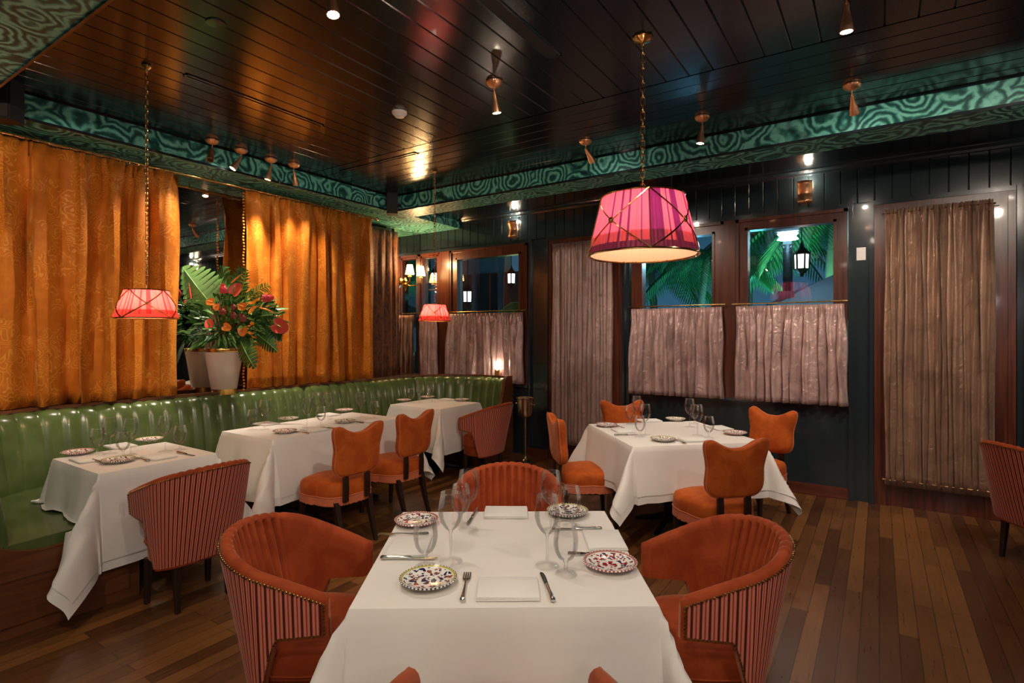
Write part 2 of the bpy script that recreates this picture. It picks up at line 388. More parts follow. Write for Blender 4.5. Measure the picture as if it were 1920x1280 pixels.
# windows: mahogany frames with a glass pane each
def window(name, x0, x1, z0, z1, fr=.11):
    f = MB(); Y0, Y1 = YB-.01, YB+.10
    f.box(x0, x0+fr, Y0, Y1, z0, z1).box(x1-fr, x1, Y0, Y1, z0, z1).box(x0+fr, x1-fr, Y0, Y1, z1-fr, z1).box(x0+fr, x1-fr, Y0, Y1, z0, z0+fr)
    for a, b_ in ((x0, x0+.03), (x1-.03, x1)): f.box(a, b_, Y0-.02, Y0, z0, z1)
    f.box(x0, x1, Y0-.02, Y0, z1-.03, z1)
    i = fr-.025; f.box(x0+i, x0+fr, Y0-.012, Y0, z0+i, z1-i).box(x1-fr, x1-i, Y0-.012, Y0, z0+i, z1-i).box(x0+i, x1-i, Y0-.012, Y0, z1-fr, z1-i)
    o = struct(name, f, M['redwood'])
    MB().box(x0+fr-.005, x1-fr+.005, YB+.04, YB+.044, z0+fr-.005, z1-fr+.005).build('glass_pane', M['pane'], o, smooth=False)
    return o
window('window_1', -5.60, -5.20, .885, 2.70, .06)
window('window_2', -5.02, -3.74, .885, 2.70, .13)
window('window_3', -2.34, -1.34, .885, 2.70, .12)
window('window_4', -1.225, -.245, .885, 2.70, .115)
struct('trim_5', MB().box(-5.20, -5.02, YB-.035, YB+.1, .885, 2.70), M['redwood'])
struct('trim_6', MB().box(-1.34, -1.225, YB-.035, YB+.1, .885, 2.70), M['redwood'])
def door(name, x0, x1, fl, fr_):
    f = MB(); fr = .085; z1 = 2.70
    f.box(x0, x0+fl, YB-.02, YB+.1, 0, z1).box(x1-fr_, x1, YB-.02, YB+.1, 0, z1).box(x0+fl, x1-fr_, YB-.02, YB+.1, z1-fr, z1).box(x0+fl, x1-fr_, YB-.0, YB+.1, 0, .27)
    for q in (x0+.03, x1-.05): f.box(q, q+.02, YB-.032, YB-.02, 0, z1-.03)
    o = struct(name, f, M['redwood'])
    MB().box(x0+fl, x1-fr_, YB+.06, YB+.066, .27, z1-fr).build('glass_pane', M['pane'], o, smooth=False)
    return o
door('door_1', -3.43, -2.46, .12, .15); d2 = door('door_2', -.04, .92, .11, .19)
MB().box(.77, .815, YB-.045, YB-.02, 2.585, 2.61).build('door_contact', M['white'], d2, smooth=False)
struct('trim_7', MB().box(XL, -5.12, .55, 6, .925, .965), M['boothwood'])       # ledge behind the booth

# mirrors on the left wall
tag(MB().box(-5.345, -5.333, .9, 4.73, .965, SOF).build('wall_mirror', M['mirror'], smooth=False), 'tall wall mirror behind the orange curtains and flower vase', 'mirror')
mr = tag(MB().box(XL-.02, XL, 5.488, 5.985, .965, SOF).build('wall_mirror', M['mirror'], smooth=False), 'narrow mirror panel in the far corner behind the candle sconce', 'mirror')
MB().box(XL-.008, XL+.006, 5.474, 5.488, .965, SOF).build('edge_strip', M['gold'], mr, smooth=False)

# ================================================================= CURTAINS
def nz1(u, s): return sin(u*7.1+s)*.5+sin(u*17.3+2.1*s)*.3+sin(u*31.7+s*3.3)*.2
def curtain(name, p0, p1, z0, z1, pleats, amp, material, label, cat, group=None, head=.08, seed=1.0, flare=0.0, both=False, sub=9, nv=18, ruff=0):
    p0 = Vector((p0[0], p0[1], 0)); p1 = Vector((p1[0], p1[1], 0)); t = p1-p0; L = t.length; t.normalize(); n = Vector((t.y, -t.x, 0))
    H = z1-z0; mb = MB()
    def fn(u, v):
        z = z0+H*v; ph = 2*pi*(pleats*u)+2.6*nz1(u*pleats*.12, seed)+.8*(1-v)*sin(u*11+seed)+.5*sin(3*v+seed+u*9)
        hv = (1-v)*H
        k = 1-.72*math.exp(-((hv/(head*1.6))**2)) if not both else min(1, .35+.65*min(hv, v*H)/.12)
        a = amp*k*(.72+.35*nz1(u*5, seed+2)+.12*sin(5*v+u*20))
        s_ = sin(ph); d = a*(1.9*abs(sin(ph/2+.2*sin(2*v+seed)))**.75-1.0+.15*sin(2*ph+1)+.14*sin(3.3*ph+2.5*v))
        if hv < head: d += amp*.25*sin(ph*3)
        x = u*L+flare*(1-v)*(u-.5)*L+.35*amp*cos(ph)*k+.006*sin(v*9+u*40)
        zz = z
        if ruff and hv < ruff: d += amp*.5*sin(ph*5); zz += .006*sin(ph*4)
        p = p0+t*x+n*d; return (p.x, p.y, zz)
    mb.grid(fn, pleats*sub, nv)
    o = mb.build(name, material, ang=80); sm = o.modifiers.new('s', 'SOLIDIFY'); sm.thickness = .002
    return tag(o, label, cat, group)
XCU = -5.12
curtain('velvet_curtain', (XCU, .95), (XCU, 2.41), 1.005, 2.925, 7, .105, M['damask'], 'wide orange damask curtain left of the flower vase', 'curtain', 'orange damask curtains on the brass rail', seed=1.3)
cb = curtain('velvet_curtain', (XCU, 3.02), (XCU, 4.62), 1.005, 2.925, 8, .095, M['damask'], 'orange damask curtain with beaded edge right of the flower vase', 'curtain', 'orange damask curtains on the brass rail', seed=4.1)
b = MB()
for i in range(64): b.sphere((XCU+.02, 3.005+.004*sin(i), 1.0+i*.03), .011, 6, 4)
b.build('beaded_edge', M['damask'], cb)
curtain('velvet_curtain', (-5.5, 4.74), (-5.5, 5.46), .97, 2.93, 5, .03, M['brownvelvet'], 'dark brown crushed velvet curtain beside the corner mirror', 'curtain', seed=2.2)
rod = thing('curtain_rail', 'long brass curtain rail above the orange damask curtains', 'curtain rail', (XCU, .9, 2.945))
MB().tube([(0,0,0), (0,3.8,0)], .013, 10).sphere((0,3.82,0), .024).build('pole', M['brass'], rod)
for i in range(56):
    y = .08+i*.066
    if 1.53 < y < 2.1: continue
    MB().tube([(.018*cos(a), y, .018*sin(a)-.004) for a in [2*pi*k/10 for k in range(10)]], .0028, 5, closed=True).build('ring', M['brass'], rod)
for y in (.25, 1.82, 3.6): MB().tube([(0,y,0), (0,y,.055)], .006, 6).build('bracket', M['brass'], rod)
YCU = 5.925
cg = 'mauve satin cafe curtains'
for x0, x1, pl, lab, sd in ((-5.55, -5.22, 4, 'short mauve satin cafe curtain in the far corner, narrowest of the four', 3.), (-5.0, -3.76, 11, 'short mauve satin cafe curtain above the curved end of the booth', 5.),
        (-2.33, -1.345, 12, 'short mauve satin cafe curtain left of the wooden mullion, behind the window table', 7.), (-1.22, -.27, 11, 'short mauve satin cafe curtain right of the wooden mullion, beside the second door', 9.)):
    curtain('cafe_curtain', (x0, YCU), (x1, YCU), .87 if x0 > -3 else .9, 1.815, pl, .046, M['satin'], lab, 'curtain', cg, head=.13, seed=sd, flare=.03, sub=14)
    r = thing('curtain_rod', 'thin brass rod carrying the '+lab[6:].replace('mauve satin ', ''), 'curtain rod', (x0-.03, YCU, 1.84), group='thin brass cafe rods')
    L = x1-x0+.06; MB().tube([(0,0,0), (L,0,0)], .007, 8).build('pole', M['brass'], r)
    for i in range(pl):
        xx = .05+(L-.1)*i/max(pl-1, 1)
        MB().tube([(xx, .010*cos(a), .010*sin(a)-.004) for a in [2*pi*k/8 for k in range(8)]], .002, 4, closed=True).build('ring', M['brass'], r)
    for xx in (.01, L-.01): MB().tube([(xx,0,0), (xx,.05,0)], .005, 6).build('bracket', M['brass'], r)
for x0, x1, mt, lab, sd in ((-3.345, -2.56, M['sheer'], 'long mauve door curtain between the booth and the window table', 2.), (.035, .775, M['sheerbrown'], 'long brown sheer door curtain at the right, gathered top and bottom', 6.)):
    o = curtain('door_curtain', (x0, YB-.075), (x1, YB-.075), .20, 2.635, 15, .030, mt, lab, 'curtain', 'long curtains on the glazed doors', head=.05, seed=sd, both=True, sub=12, nv=26, ruff=.05)
    for z in (.245, 2.60): MB().tube([(x0-.015, YB-.075, z), (x1+.015, YB-.075, z)], .006, 8).build('gathering_rod', M['brass'], o)

# ================================================================= BOOTH
def path_pts():
    pts = []; r = .62
    def seg(a, b, st=.0115):
        n = max(2, int((Vector(b)-Vector(a)).length/st))
        for i in range(n): pts.append(tuple(Vector(a).lerp(Vector(b), i/n)))
    def arc(cx, cy, a0, a1):
        n = int(abs(a1-a0)*r/.0115)
        for i in range(n): a = a0+(a1-a0)*i/n; pts.append((cx+r*cos(a), cy+r*sin(a)))
    X0, Yn, Yf = -4.93, .93, 5.68
    seg((-3.68, Yn), (X0+r, Yn)); arc(X0+r, Yn+r, -pi/2, -pi)
    seg((X0, Yn+r), (X0, Yf-r)); arc(X0+r, Yf-r, pi, pi/2); seg((X0+r, Yf), (-3.95, Yf)); pts.append((-3.95, Yf))
    return pts
PP = path_pts(); NP = len(PP)
def pnorm(i):
    a = Vector(PP[max(i-1, 0)]); b = Vector(PP[min(i+1, NP-1)]); t = (b-a).normalized(); return Vector((-t.y, t.x))   # towards the wall (outside)
# direction: path goes -X, then +Y, then +X ; outside is to the left of travel reversed
NRM = []
for i in range(NP):
    n = pnorm(i); p = Vector(PP[i]); cen = Vector((-4.0, 3.3))
    NRM.append(n if n.dot(p-cen) > 0 else -n)
booth = thing('banquette', 'long curved green leather booth seat along the mirrored wall', 'booth', (0,0,0))
S = [0]
for i in range(1, NP): S.append(S[-1]+(Vector(PP[i])-Vector(PP[i-1])).length)
def sweep(prof_fn, i0=0, i1=NP, closed=True, caps=True):
    mb = MB(); rings = []
    for i in range(i0, i1):
        p = Vector(PP[i]); n = NRM[i]; rings.append([(p.x+n.x*o, p.y+n.y*o, z) for o, z in prof_fn(S[i])])
    return mb.loft(rings, closed=closed, caps=(caps, caps))
PITCH = .115
SEAMS = (2.63, 5.30)
def back_prof(s):
    q = abs(sin(pi*s/PITCH)); g_ = .030*(1-q**.4)
    for se in SEAMS: g_ = max(g_, .03 if abs(s-se) < .014 else 0)
    return [(.02, .40), (-.005+g_, .47), (.01+g_, .60), (.035+g_, .75), (.06+g_, .87), (.085+g_*.9, .935-g_*.2), (.115+g_*.5, .968-g_*.5), (.155, .982-g_*.5), (.20, .972), (.215, .94), (.215, .40)]
sweep(back_prof).build('backrest', M['leather'], booth, ang=70)
sweep(lambda s: [(.14, .30), (.02, .33), (-.50, .33), (-.545, .345), (-.555, .39), (-.545, .435), (-.50, .455), (-.30, .468), (0, .458), (.06, .45)]).build('seat', M['leather'], booth, ang=60)
sweep(lambda s: [(.22, 0), (-.49, 0), (-.49, .33), (.22, .33)]).build('base', M['boothwood'], booth)
sweep(lambda s: [(.165, .978), (.165, 1.0), (.235, 1.0), (.235, .3), (.218, .3), (.218, .978)]).build('top_rail', M['boothwood'], booth)
mb = MB()
for i in range(0, NP, 4):
    p = Vector(PP[i])+NRM[i]*.185; mb.sphere((p.x, p.y, 1.0), .006, 5, 3)
tag(mb.build('nail_trim', M['bronze'], booth), kind='stuff')
def end_panel(x, y, sgn, low=False):           # wooden end with a shaped outline; sgn: where the seat lies
    th = .035; o = [(.24, 0), (.24, 1.005), (.10, 1.005), (.06, .95), (.02, .80), (-.03, .62), (-.09, .52), (-.2, .475), (-.42, .47), (-.53, .50), (-.575, .47), (-.575, .0)]
    if low: o = [(.24, 0), (.24, .50), (.08, .475), (-.02, .43), (-.12, .405), (-.25, .41), (-.42, .44), (-.54, .47), (-.575, .45), (-.575, .0)]
    m1 = MB(); pts = [(y-sgn*a, z) for a, z in o]
    m1.loft([[(x, a, z) for a, z in pts], [(x+th, a, z) for a, z in pts]], caps=(True, True))
    e = m1.build('end_panel', M['boothwood'], booth, ang=30)
    m2 = MB()
    for z0, z1 in ((.06, .25), (.29, .40)):
        ya, yb = sorted((y-sgn*.19, y+sgn*.52)); m2.box(x+th, x+th+.008, ya, yb, z0, z1)
    m2.build('raised_moulding', M['boothwood'], e, smooth=False)
end_panel(-3.68, .93, 1, True); end_panel(-3.95, 5.68, -1)

# ================================================================= LIGHT FITTINGS
spot_src = {}
def make_spot(loc, d, label, power, cone=75, lit=True, col=WARM):
    """ribbed brass can on a short stem under a fluted canopy; d = beam direction"""
    t = thing('ceiling_spotlight', label, 'spotlight', loc, group='brass ceiling spotlights')
    key = 'k'
    if key not in spot_src:
        spot_src['can'] = MB().lathe([(.050,0), (.054,-.006), (.050,-.016), (.036,-.032), (.012,-.040), (.003,-.041)], 48, ribs=16, amp=.05)
        spot_src['k'] = 1
    o = spot_src['can'].build('canopy', M['copper'], t, ang=60)
    d = Vector(d).normalized(); p0 = Vector((0,0,-.038)); p1 = p0+Vector((0,0,-.035))
    MB().tube([p0, p1], .0045, 8).sphere(tuple(p1), .009, 8, 5).build('stem', M['copper'], t)
    q = Vector((0,0,-1)).rotation_difference(d).to_matrix().to_4x4()
    cn = MB().lathe([(.001,0), (.010,-.003), (.012,-.012), (.012,-.03), (.018,-.06), (.026,-.095), (.030,-.125), (.030,-.130), (.026,-.130), (.026,-.118)], 48, ribs=12, amp=.035)
    cn.xf(Matrix.Translation(p1) @ q); cn.build('can', M['copper'], t, ang=60)
    le = MB().lathe([(.001,-.121), (.0255,-.121)], 24); le.xf(Matrix.Translation(p1) @ q)
    le.build('lens', M['spotface'] if lit else M['black'], t)
    if lit:
        l = bpy.data.lights.new('beam', 'SPOT'); l.energy = power; l.spot_size = R(cone); l.spot_blend = .7; l.color = col; l.shadow_soft_size = .03
        lo = bpy.data.objects.new('beam', l); COL.objects.link(lo); lo.parent = t; lo.location = p1+d*.14
        lo.rotation_euler = Vector((0,0,-1)).rotation_difference(d).to_euler()
    return t
# (canopy px, py), aim point (world), label, power factor
TGT = lambda x, d, z=.75: Vector((*c2w(x, d), z))
spots = [((927,152), TGT(.2,4.0,.5), 'brass ceiling spotlight between the smoke detector and large lampshade', 1.0, 1),
 ((1597,158), Vector((.1,5.9,1.3)), 'brass ceiling spotlight highest at the right, above the light switch', 1.6, 1),
 ((1317,218), TGT(1.2,4.4), 'brass ceiling spotlight just right of the large lampshade chain', 1.3, 1),
 ((1098,263), Vector((-1.6,5.9,1.35)), 'brass ceiling spotlight just left of the large lampshade', 1.8, 1),
 ((398,262), Vector((-3.9,1.7,.75)), 'brass ceiling spotlight turned away, leftmost of the row of four', 1.2, 0),
 ((452,280), Vector((-5.1,1.9,1.6)), 'brass ceiling spotlight, second from left in the row of four', 1.2, 1),
 ((508,297), Vector((-5.1,2.85,1.5)), 'brass ceiling spotlight, third from left in the row of four', 3.2, 1),
 ((551,307), Vector((-5.1,3.9,1.6)), 'brass ceiling spotlight, rightmost of the row of four', 1.2, 1),
 ((1588,-22), TGT(1.7,2.9,.0), 'brass ceiling spotlight cut by the top edge at the right', 1.0, 1),
 ((620,-50), TGT(-.5,2.2,.7), 'brass ceiling spotlight cut by the top edge, left of centre', 1.0, 1)]
for (px, py), tg, lab, k, lit in spots:
    p = at(px, py, CEIL); make_spot(p, tg-(p-Vector((0,0,.07))), lab, W_SPOT*k, lit=bool(lit))
# spotlights added out of view, behind and beside the viewpoint, for extra light
for x, d, tx, td, tz, k in ((-1.6,.9,-2.3,3.0,.6,1.2), (-2.6,1.7,-4.4,3.6,1.7,1.6), (1.4,.3,.3,1.9,.7,1.0), (-.5,.2,0,1.7,.7,1.0), (2.6,1.6,2.9,5.0,1.5,2.0), (.6,.9,-.9,5.5,1.4,2.2), (-1.9,1.6,-3.6,3.3,2.0,1.8), (3.2,2.6,3.2,4.6,.6,1.0), (-.3,-.8,-.2,1.5,.75,1.1)):
    X, Y = c2w(x, d); z = SOF if (Y < YN or X < XC) else CEIL; p = Vector((X, Y, z))
    tg = TGT(tx, td, tz); make_spot(p, tg-(p-Vector((0,0,.07))), 'added brass ceiling spotlight out of view, for extra light', W_SPOT*k)

for k, (x, d, h, cw, col) in enumerate(((-2.2,-.9,2.0,1.0,WARM), (.9,-1.5,2.1,1.25,(1,.86,.90)), (3.6,.4,2.0,1.0,(1,.84,.86)), (-3.3,-.2,2.1,.45,(1,.74,.45)), (-.6,-3.2,2.1,1.0,WARM), (5.0,2.9,2.1,.8,WARM))):  # opal globes added out of view to raise the ambient light
    X, Y = c2w(x, d); t = thing('fill_globe', 'added opal globe out of view, giving fill light', 'pendant lamp', (X, Y, h), group='opal fill globes added behind the viewpoint')
    MB().sphere((0,0,0), .11, 16, 10).build('globe', M['opal'], t); MB().tube([(0,0,.1), (0,0,(SOF if (Y < YN or X < XC) else CEIL)-h)], .008, 8).build('rod', M['brass'], t)
    l = bpy.data.lights.new('glow', 'POINT'); l.energy = W_FILL*cw; l.color = col; l.shadow_soft_size = .12
    lo = bpy.data.objects.new('glow', l); COL.objects.link(lo); lo.parent = t
def chain(mb, L, r=.0085, ln=.030, th=.0019):
    z = -.0; k = 0
    while z-ln*.8 > -L:
        pts = []
        for j in range(12):
            a = 2*pi*j/12; x = r*cos(a); zz = (ln/2-r)*(1 if sin(a) >= 0 else -1)+r*sin(a)
            pts.append((x if k % 2 == 0 else 0, 0 if k % 2 == 0 else x, z-ln/2+zz))
        mb.tube(pts, th, 5, closed=True); z -= ln*.80; k += 1
    return mb
def pendant(px, py, ztop, zbot, rt, rb, label, shmat, power, col, straps, rot=0, s=1.0):
    p = at(px, py, CEIL); t = thing('pendant_lamp', label, 'pendant lamp', p, rot, 'pendant lamps with pleated shades')
    zt, zb = ztop-CEIL, zbot-CEIL
    MB().lathe([(.001,-.0), (.052*s,-.0), (.056*s,-.008), (.040*s,-.02), (.02*s,-.026), (.010,-.035), (.004,-.05)], 32, ribs=8, amp=.05).build('canopy', M['brass'], t, ang=60)
    chain(MB(), -zt-.05-.02, .011*(.5+.5*s), .050*(.5+.5*s), .0030*(.5+.5*s)).xf(Matrix.Translation((0,0,-.05))).build('chain', M['brass'], t)
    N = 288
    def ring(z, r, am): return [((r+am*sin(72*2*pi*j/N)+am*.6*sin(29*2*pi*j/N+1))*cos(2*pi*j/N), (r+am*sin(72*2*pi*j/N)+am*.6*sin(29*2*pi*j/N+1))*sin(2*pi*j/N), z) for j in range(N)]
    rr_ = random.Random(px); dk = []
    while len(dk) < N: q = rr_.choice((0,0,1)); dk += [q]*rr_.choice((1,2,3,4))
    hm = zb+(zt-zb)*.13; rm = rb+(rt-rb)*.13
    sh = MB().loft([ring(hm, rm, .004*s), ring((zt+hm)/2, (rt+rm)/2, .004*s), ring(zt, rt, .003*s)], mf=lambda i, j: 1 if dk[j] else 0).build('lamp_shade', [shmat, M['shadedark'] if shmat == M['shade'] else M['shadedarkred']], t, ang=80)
    MB().loft([ring(zb, rb+.001, .002*s), ring(hm, rm+.002, .004*s)]).build('hem', M['shaderim'] if shmat == M['shade'] else shmat, sh, ang=80)
    MB().loft([ring(zb+.003, rb-.010*s, .001), ring(zb+.1*s, rb-.010*s-(rb-rt)*.1*s/(zt-zb), .001)]).build('lining', M['lining'], sh)
    def circ(z, r, n=48): return [(r*cos(2*pi*j/n), r*sin(2*pi*j/n), z) for j in range(n)]
    MB().tube(circ(zt, rt+.004), .0045*s+.001, 6, closed=True).build('top_ring', M['brass'], t)
    MB().tube(circ(zb, rb+.004), .005*s+.001, 6, closed=True).build('bottom_ring', M['brass'], t)
    def surf(u, v, o=.008): r = rb+(rt-rb)*v+o*s; return (r*cos(u), r*sin(u), zb+(zt-zb)*v)
    for k in range(straps):
        a = 2*pi*k/straps; da = 2*pi/straps
        for sg in (0, 1):
            pts = [surf(a+da*(q/8 if sg == 0 else 1-q/8), q/8) for q in range(9)]
            MB().tube(pts, .0030+.0012*s, 5).build('strap', M['brass'] if s > .9 else M['bronze'], t)
        if shmat == M['shade']: MB().tube([surf(a, q/6) for q in range(7)], .003, 5).build('strap', M['brass'], t)
        c_ = surf(a+da/2, .5, .012); ro = MB().sphere(c_, .011*s, 8, 5)
        for q in range(7):
            e1 = Vector((-sin(a+da/2), cos(a+da/2), 0)); an = 2*pi*q/7; pc = Vector(c_)+(e1*cos(an)+Vector((0,0,1))*sin(an))*.013*s; ro.sphere(tuple(pc), .006*s, 6, 4)
        ro.build('rosette', M['brass'], t)
    sp = MB()
    for k in range(3):
        a = 2*pi*k/3; sp.tube([(0,0,zt+.012), (rt*cos(a), rt*sin(a), zt)], .0025, 6)
    sp.tube([(0,0,zt+.03), (0,0,zt-.06*s)], .006, 8).build('spider', M['brass'], t)
    MB().sphere((0,0,zt-.105*s), .028*s, 12, 8, sc=(1,1,1.3)).build('bulb', M['bulb'], t)
    l = bpy.data.lights.new('glow', 'POINT'); l.energy = power; l.color = col; l.shadow_soft_size = .035*s
    lo = bpy.data.objects.new('glow', l); COL.objects.link(lo); lo.parent = t; lo.location = (0,0,zt-.16*s)
pendant(1205, 70, 2.290, 1.968, .220, .296, 'large magenta pleated pendant lamp with crossed brass straps', M['shade'], 6.5, (1,.80,.66), 4, cang(-95))
pendant(275, 122, 1.80, 1.63, .115, .172, 'small red pleated pendant lamp in front of the orange curtain', M['shadered'], 7, (1,.66,.36), 4, cang(-56.6)-pi/4, .5)
pendant(815, 320, 1.83, 1.665, .105, .160, 'small red pleated pendant lamp over the far corner booth table', M['shadered'], 6, (1,.66,.36), 4, cang(-82)-pi/4, .5)

# candle sconce on the corner mirror
sc_ = thing('candle_sconce', 'gilt candle sconce with two lit shades on the corner mirror', 'wall lamp', (XL+.006, 5.62, 2.28))
MB().lathe([(.001,.0), (.045,.004), (.05,.012), (.02,.03), (.015,.05)], 20).xf(Matrix.Rotation(pi/2, 4, 'Y')).build('backplate', M['gold'], sc_)
MB().lathe([(.001,-.14), (.014,-.12), (.010,-.10), (.03,-.08), (.045,-.05), (.02,-.03), (.03,0), (.012,.03), (.001,.05)], 20, c=(.07,0,0), ribs=6, amp=.1).build('body', M['gold'], sc_)
for y in (-.12, .10):
    pts = [(.07,0,-.04), (.12,y*.4,-.07), (.20,y*.8,-.06), (.27,y,-.02), (.27,y,.03)]
    arm = MB().tube(pts, [.012,.010,.009,.009,.010], 8).lathe([(.012,0),(.032,.008),(.012,.02),(.010,.06)], 14, c=(.27,y,.03)).build('arm', M['gold'], sc_)
    MB().lathe([(.060,.07), (.036,.20)], 24, c=(.27,y,0), ribs=24, amp=.01).build('candle_shade', M['candle_shade'], arm)
l = bpy.data.lights.new('glow', 'POINT'); l.energy = 14; l.color = AMBER; l.shadow_soft_size = .06
lo = bpy.data.objects.new('glow', l); COL.objects.link(lo); lo.parent = sc_; lo.location = (.33, 0, .27)

# copper uplights on the boards over the windows
def uplight(x, label):
    t = thing('copper_uplight', label, 'wall lamp', (x, YB, 2.90), group='curved copper wall uplights')
    prof = [(-.02,-.11), (-.055,-.115), (-.085,-.10), (-.075,-.06), (-.06,-.02), (-.075,.03), (-.095,.07), (-.09,.095)]
    def fn(u, v):
        k = v*(len(prof)-1); i = min(int(k), len(prof)-2); f = k-i; y = prof[i][0]+(prof[i+1][0]-prof[i][0])*f; z = prof[i][1]+(prof[i+1][1]-prof[i][1])*f
        a = (u-.5)*2; return (.062*a, y+.035*a*a, z+.003*sin(u*40))
    o = MB().grid(fn, 20, 21).build('hood', M['copper'], t, ang=80); o.modifiers.new('s', 'SOLIDIFY').thickness = .004
    MB().box(-.03,.03,-.02,0,-.06,.03).build('mount', M['copper'], t)
    MB().sphere((.0,-.045,.03), .02, 12, 8).build('bulb', M['bulb'], t)
    l = bpy.data.lights.new('glow', 'POINT'); l.energy = 3.0; l.color = (1,.86,.66); l.shadow_soft_size = .025
    lo = bpy.data.objects.new('glow', l); COL.objects.link(lo); lo.parent = t; lo.location = (0.03,-.05,.10)
uplight(-3.95, 'copper wall uplight over the corner booth window'); uplight(-.595, 'copper wall uplight over the right window'); uplight(1.35, 'copper wall uplight beyond the right edge')

# globe lamp on the booth end
gl_ = thing('globe_lamp', 'small lit globe lamp on the far end of the booth', 'table lamp', (-4.12, 5.86, 1.0))
MB().lathe([(.035,0), (.035,.07), (.03,.075), (.001,.075)], 20, ribs=10, amp=.03).build('base', M['brass'], gl_)
MB().sphere((0,0,.125), .052, 20, 12).build('glass_globe', M['glass'], gl_)
MB().sphere((0,0,.125), .022, 10, 8).build('bulb', M['bulb'], gl_)
l = bpy.data.lights.new('glow', 'POINT'); l.energy = 2.0; l.color = (1,.85,.62); l.shadow_soft_size = .03
lo = bpy.data.objects.new('glow', l); COL.objects.link(lo); lo.parent = gl_; lo.location = (0,-.01,.135)

# ceiling bits
def vent(p, q, label, w=.05, axis='Y'):
    a, b_ = at(*p, CEIL), at(*q, CEIL); L = abs(b_.y-a.y) if axis == 'Y' else abs(b_.x-a.x)
    t = thing('ceiling_vent', label, 'vent', ((a.x+b_.x)/2, (a.y+b_.y)/2, CEIL), group='black linear slot vents')
    h = (w/2, L/2) if axis == 'Y' else (L/2, w/2)
    f = MB(); f.box(-h[0], h[0], -h[1], -h[1]+.012, -.006, .004).box(-h[0], h[0], h[1]-.012, h[1], -.006, .004).box(-h[0], -h[0]+.012, -h[1], h[1], -.006, .004).box(h[0]-.012, h[0], -h[1], h[1], -.006, .004)
    f.build('frame', M['lacquer'], t, smooth=False)
    MB().box(-h[0]+.012, h[0]-.012, -h[1]+.012, h[1]-.012, -.003, .004).build('slot', M['black'], t, smooth=False)
vent((345,140), (605,235), 'black slot vent in the ceiling near the left cove'); vent((890,-14), (1045,105), 'wide black slot vent in the ceiling at top centre', .10)
vent((637,320), (785,288), 'black slot vent running along the ceiling seam', .05, 'X')
p = at(749, 210, CEIL); t = thing('smoke_detector', 'round white smoke detector on the black ceiling', 'smoke detector', p)
MB().lathe([(.055,0), (.055,-.012), (.045,-.022), (.035,-.024)], 28).build('base', M['white'], t); MB().lathe([(.035,-.024), (.034,-.036), (.001,-.040)], 28).build('sensor', M['white'], t)
tag(MB().lathe([(.05,.0), (.048,-.006), (.001,-.007)], 28).build('ceiling_cover_plate', M['lacquer'], loc=at(405, 43, CEIL)), 'small round black cover plate on the ceiling', 'cover plate')
def speaker(loc, rz, label, s=1):
    t = thing('loudspeaker', label, 'loudspeaker', loc, rz, 'black corner loudspeakers')
    MB().box(-.07*s,.07*s,-.06*s,.06*s,-.12*s,.12*s).build('cabinet', M['black'], t, smooth=False)
    MB().box(-.062*s,.062*s,-.068*s,-.06*s,-.112*s,.112*s).build('grille', mat('speaker_grille', (.02,.012,.01), .7), t, smooth=False)
    MB().tube([(0,.05*s,0), (0,.10*s,0)], .012, 8).build('bracket', M['black'], t)
speaker((-4.77, 4.64, 3.06), R(-45), 'black loudspeaker in the far ceiling corner'); speaker((-4.73, 1.16, 3.05), R(-135+180), 'black loudspeaker at the left edge under the ceiling', 1.15)
sw = thing('wall_switch', 'pale two-gang switch plate on the black pilaster', 'switch', (-.14, YB, 2.27))
MB().box(-.036,.036,-.006,0,-.058,.058).build('plate', M['white'], sw, smooth=False)
for z in (-.026, .026): MB().box(-.012,.012,-.012,-.006,z-.012,z+.012).build('button', M['white'], sw, smooth=False)

# champagne bucket on its stand
X, Y = c2w(.16, 6.62); t = thing('champagne_stand', 'metal champagne bucket on a tall stand by the far booth end', 'bucket stand', (X, Y, 0))
MB().lathe([(.001,.0), (.11,.004), (.11,.012), (.04,.03), (.02,.05), (.012,.08), (.010,.40), (.014,.42), (.010,.44), (.012,.53), (.05,.55), (.06,.56), (.001,.56)], 24).build('stand', M['silver'], t)
MB().lathe([(.001,.56), (.075,.56), (.088,.60), (.095,.70), (.10,.76), (.112,.77), (.112,.78), (.098,.778), (.092,.70), (.08,.60), (.001,.58)], 32).build('bucket', M['silver'], t)
for sg in (-1, 1): MB().tube([(sg*.098,0,.70), (sg*.125,0,.70)], .005, 6).sphere((sg*.128,0,.70), .011, 8, 6).build('handle', M['silver'], t)
# ================================================================= CHAIRS
def ss(x): x = max(0, min(1, x)); return x*x*(3-2*x)
def plan(s):                     # plan curve of the tub, returns point and outward normal
    a = abs(s); sg = 1 if s >= 0 else -1
    if a < .68:
        f = s/.68*pi/2; return (-.235*cos(f), .285*sin(f)), Vector((-.285*cos(f), .235*sin(f))).normalized()
    q = (a-.68)/.32; return (.235*q, sg*(.285-.012*q*q)), Vector((.04*q, sg)).normalized()
def topz(s):
    (x, y), _ = plan(s); return .655+.162*max(0, (.235-x)/.47)**.9
def botz(s):
    (x, y), _ = plan(s); return .255+.25*ss((x+.03)/.10)+.02*max(0, x)/.235
def tub_pt(s, z, off):
    (x, y), n = plan(s); u = max(0, min(1, (z-.25)/.55)); k = 1-u
    xx = x+ (.15*k)*max(0, -x/.235); yy = y*(1-.16*k**1.2)
    return (xx+n.x*off, yy+n.y*off, z)
